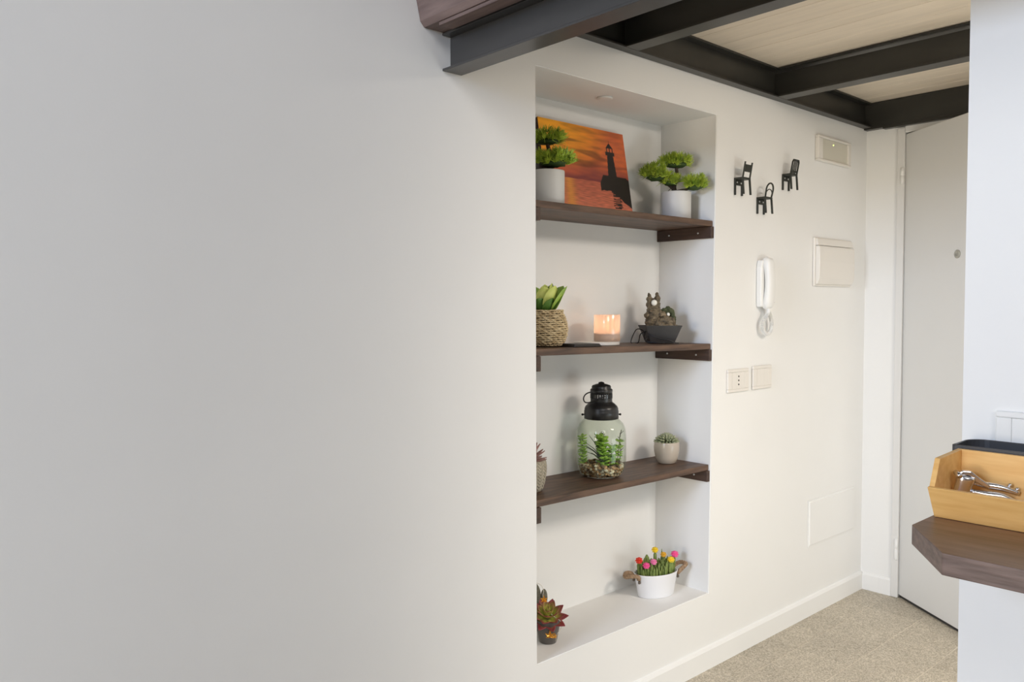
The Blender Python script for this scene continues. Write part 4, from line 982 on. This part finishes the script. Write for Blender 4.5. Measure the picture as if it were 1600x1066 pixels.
def plate(name, label, x0, x1, z0, z1, cat, kind, mtx=None):
    t = thing(name, label, cat, ((x0 + x1) / 2, -0.0005, (z0 + z1) / 2)); w2, h2 = (x1 - x0) / 2, (z1 - z0) / 2
    MB().box((-w2, -0.008, -h2), (w2, 0, -h2 + .011)).box((-w2, -0.008, h2 - .011), (w2, 0, h2)).box((-w2, -0.008, -h2 + .011), (-w2 + .026, 0, h2 - .011)).box((w2 - .026, -0.008, -h2 + .011), (w2, 0, h2 - .011)).build('cover_plate', 'plastic', t, 0.0022)
    iw = w2 - .0261; ih = h2 - .0111; m3 = 2 * iw / 3
    for k in range(3):
        o = MB().box((-iw + k * m3 + .0001, -0.0078, -ih), (-iw + (k + 1) * m3 - .0001, 0, ih)).build('module' if kind == 'socket' and k != 1 else ('socket_insert' if kind == 'socket' else 'rocker'), 'plastic', t, 0.0004, seg=1)
        if kind == 'socket' and k == 1:
            for zz in (-.019, 0, .019):
                q = MB().lathe([(0.0001, 0), (0.0034, 0), (0.0034, .0004), (0.0001, .0004)], seg=12).build('pin_hole', 'hole', o); q.location = (0, -0.0079, zz * .75); q.rotation_euler = (PI / 2, 0, 0)
    return t
plate('wall_socket', 'ivory wall socket plate with three dark pin holes', 2.4435, 2.5765, 0.9455, 1.0265, 'socket', 'socket')
plate('light_switch', 'blank ivory switch plate right of the wall socket', 2.606, 2.733, 0.9455, 1.0305, 'switch', 'switch')
# triple switch on the partition behind the bin
s3 = plate('light_switch', 'white switch plate on the partition above the bamboo box', -0.066, 0.066, -0.030, 0.055, 'switch', 'switch')
s3.location = (PX - 0.0005, -1.163, 1.0180); s3.rotation_euler = (0, 0, -PI / 2)
for ch in s3.children: ch.data.materials.clear(); ch.data.materials.append(M['plastic_white'])

# ------------------------------------------------------------------ counter and what stands on it
ct = thing('bar_counter', 'dark brown bar counter with clipped corner on the partition', 'counter', (1.4, -1.6, 0.868))
poly = [(1.207, -1.154), (1.207, -2.8), (PX - .001, -2.8), (PX - .001, -1.0645), (1.330, -1.0645)]
b = MB().prism(poly[::1], 0.0, 0.032, lambda a, c, d: (a - 1.4, c + 1.6, d))
o = b.build('countertop', 'counter', ct, 0.0015)
o.data.materials.append(M['counter_edge'])
for p in o.data.polygons:
    if abs(p.normal.z) < .5: p.material_index = 1

def bin_box():
    t = thing('bamboo_bin', 'open fronted bamboo storage box standing on the counter', 'box', (1.45, -1.24, 0.9006))
    ox, oy = 1.45, -1.24
    A = [(1.404 - ox, 0.0), (1.373 - ox, 0.054), (1.403 - ox, 0.098), (1.506 - ox, 0.1015), (1.506 - ox, 0.0)]   # side outline (x,z)
    th = 0.0085; y0, y1 = -1.0705 - oy, -1.43 - oy
    f1 = th * 0.9
    B = [(A[0][0] + f1 + .0003, 0.0), (A[1][0] + f1 + .0003, 0.0535), (A[2][0], A[2][1]), A[3], A[4]]
    for a, c in ((y0, y0 - th), (y1 + th, y1)):
        MB().prism(B, a, c, lambda u, v, d: (u, d, v)).build('side_panel', 'bamboo', t, 0.001)
    MB().hexa([(A[0][0], y1, 0.0), (A[0][0] + f1, y1, 0.0), (A[0][0] + f1, y0, 0.0), (A[0][0], y0, 0.0), (A[1][0], y1, 0.054), (A[1][0] + f1, y1, 0.055), (A[1][0] + f1, y0, 0.055), (A[1][0], y0, 0.054)]).build('front_panel', 'bamboo', t, 0.0012)
    MB().box((A[3][0] - th, y1 + th, 0.006), (A[3][0], y0 - th, 0.1015)).build('back_panel', 'bamboo', t, 0.0008)
    MB().box((A[0][0] + f1, y1 + th, 0.0), (A[3][0], y0 - th, 0.006)).build('bottom_panel', 'bamboo', t)
bin_box()
def tray_black():
    x0, x1, y0, y1, h = 1.509, 1.603, -1.45, -1.0585, 0.107; r = 0.032
    def rr(e):
        a0, a1, b0, b1, q = x0 + e, x1 - e, y0 + e, y1 - e, r - e
        return arc(a1 - q, b1 - q, q, 0, PI / 2, 6) + arc(a0 + .006, b1 - .006, .006 - min(e, .003), PI / 2, PI, 3) + arc(a0 + .006, b0 + .006, .006 - min(e, .003), PI, 1.5 * PI, 3) + arc(a1 - q, b0 + q, q, 1.5 * PI, 2 * PI, 6)
    t = MB(); rings = [(0.0, 0.003), (0.0, h - .001), (0.0012, h), (0.0028, h - .001), (0.003, 0.004)]
    cx, cy = (x0 + x1) / 2, (y0 + y1) / 2; m = len(rr(0)); vs = []; fs = []
    vs += [(a - cx, c - cy, 0) for a, c in rr(0.002)]
    for e, z in rings: vs += [(a - cx, c - cy, z) for a, c in rr(e)]
    for i in range(len(rings)):
        for k in range(m): fs.append((i * m + k, i * m + (k + 1) % m, (i + 1) * m + (k + 1) % m, (i + 1) * m + k))
    fs.append(tuple(range(m - 1, -1, -1))); fs.append(tuple(len(rings) * m + k for k in range(m)))
    o = t.add(vs, fs, False).build('black_tray', 'black_plastic'); o.location = (cx, cy, 0.9006)
    tag(o, 'black plastic tray with rounded corner behind the bamboo box', 'tray')
tray_black()
def hand_tool():
    t = thing('kitchen_tool', 'shiny chrome hand tool with chunky head lying inside the bamboo box', 'kitchen tool', (1.448, -1.097, 0.955))
    ax = V((0.038, -0.066, -0.017)).normalized(); up = V((0, 0, 1)); sd = ax.cross(up).normalized(); up2 = sd.cross(ax)
    P = lambda a, s, u: ax * a + sd * s + up2 * u
    hd = MB()     # hopper: rounded block, hollow on top, reaching down to the box floor
    ring = lambda q, z: [P(.004 + q * math.copysign(abs(math.cos(a)) ** .7, math.cos(a)) * .0125, q * .0115 * math.copysign(abs(math.sin(a)) ** .7, math.sin(a)), z) for a in [2 * PI * k / 20 for k in range(20)]]
    prof = [(.80, -.047), (.95, -.044), (1.0, -.030), (1.0, -.002), (1.10, .004), (1.12, .010), (1.02, .0135), (.86, .0125), (.82, .004), (.80, -.016)]
    vs = [p for q, z in prof for p in ring(q, z)]; fs = []
    for i in range(len(prof) - 1):
        for k in range(20): fs.append((i * 20 + k, i * 20 + (k + 1) % 20, (i + 1) * 20 + (k + 1) % 20, (i + 1) * 20 + k))
    fs += [tuple(range(19, -1, -1)), tuple((len(prof) - 1) * 20 + k for k in range(20))]
    hd.add(vs, fs, True).build('head', 'chrome', t)
    pl = MB()     # plunger lever hinged over the head
    pl.prism([(-.012, .006), (-.006, .020), (.008, .023), (.022, .016), (.040, .008), (.040, .001), (.020, .006), (.006, .0135), (-.004, .011)], -0.007, 0.007, lambda a, b, d: P(a, d, b))
    pl.build('lever', 'chrome', t, 0.002)
    hg = MB().tube([P(-.009, -.0135, .012), P(-.009, .0135, .012)], .0045, 12).build('hinge_pin', 'chrome', t)
    for s_, u0, u1, ln in ((-.005, .004, .007, .086), (.005, -.010, -.006, .080)):
        pts = spline([P(.016, s_, u0), P(.038, s_, u0 + .001), P(.060, s_, u1), P(ln, s_, u1 - .002)], 6)
        n = len(pts); MB().tube(pts, [.0046 + .0018 * math.sin(PI * i / (n - 1)) for i in range(n)], 12).build('handle', 'chrome', t)
    for a_, u in ((.070, .0145), (.082, .011)): MB().ball(P(a_, -.005, u), .0036, seg=12, rings=8).build('rivet', 'chrome', t)
hand_tool()
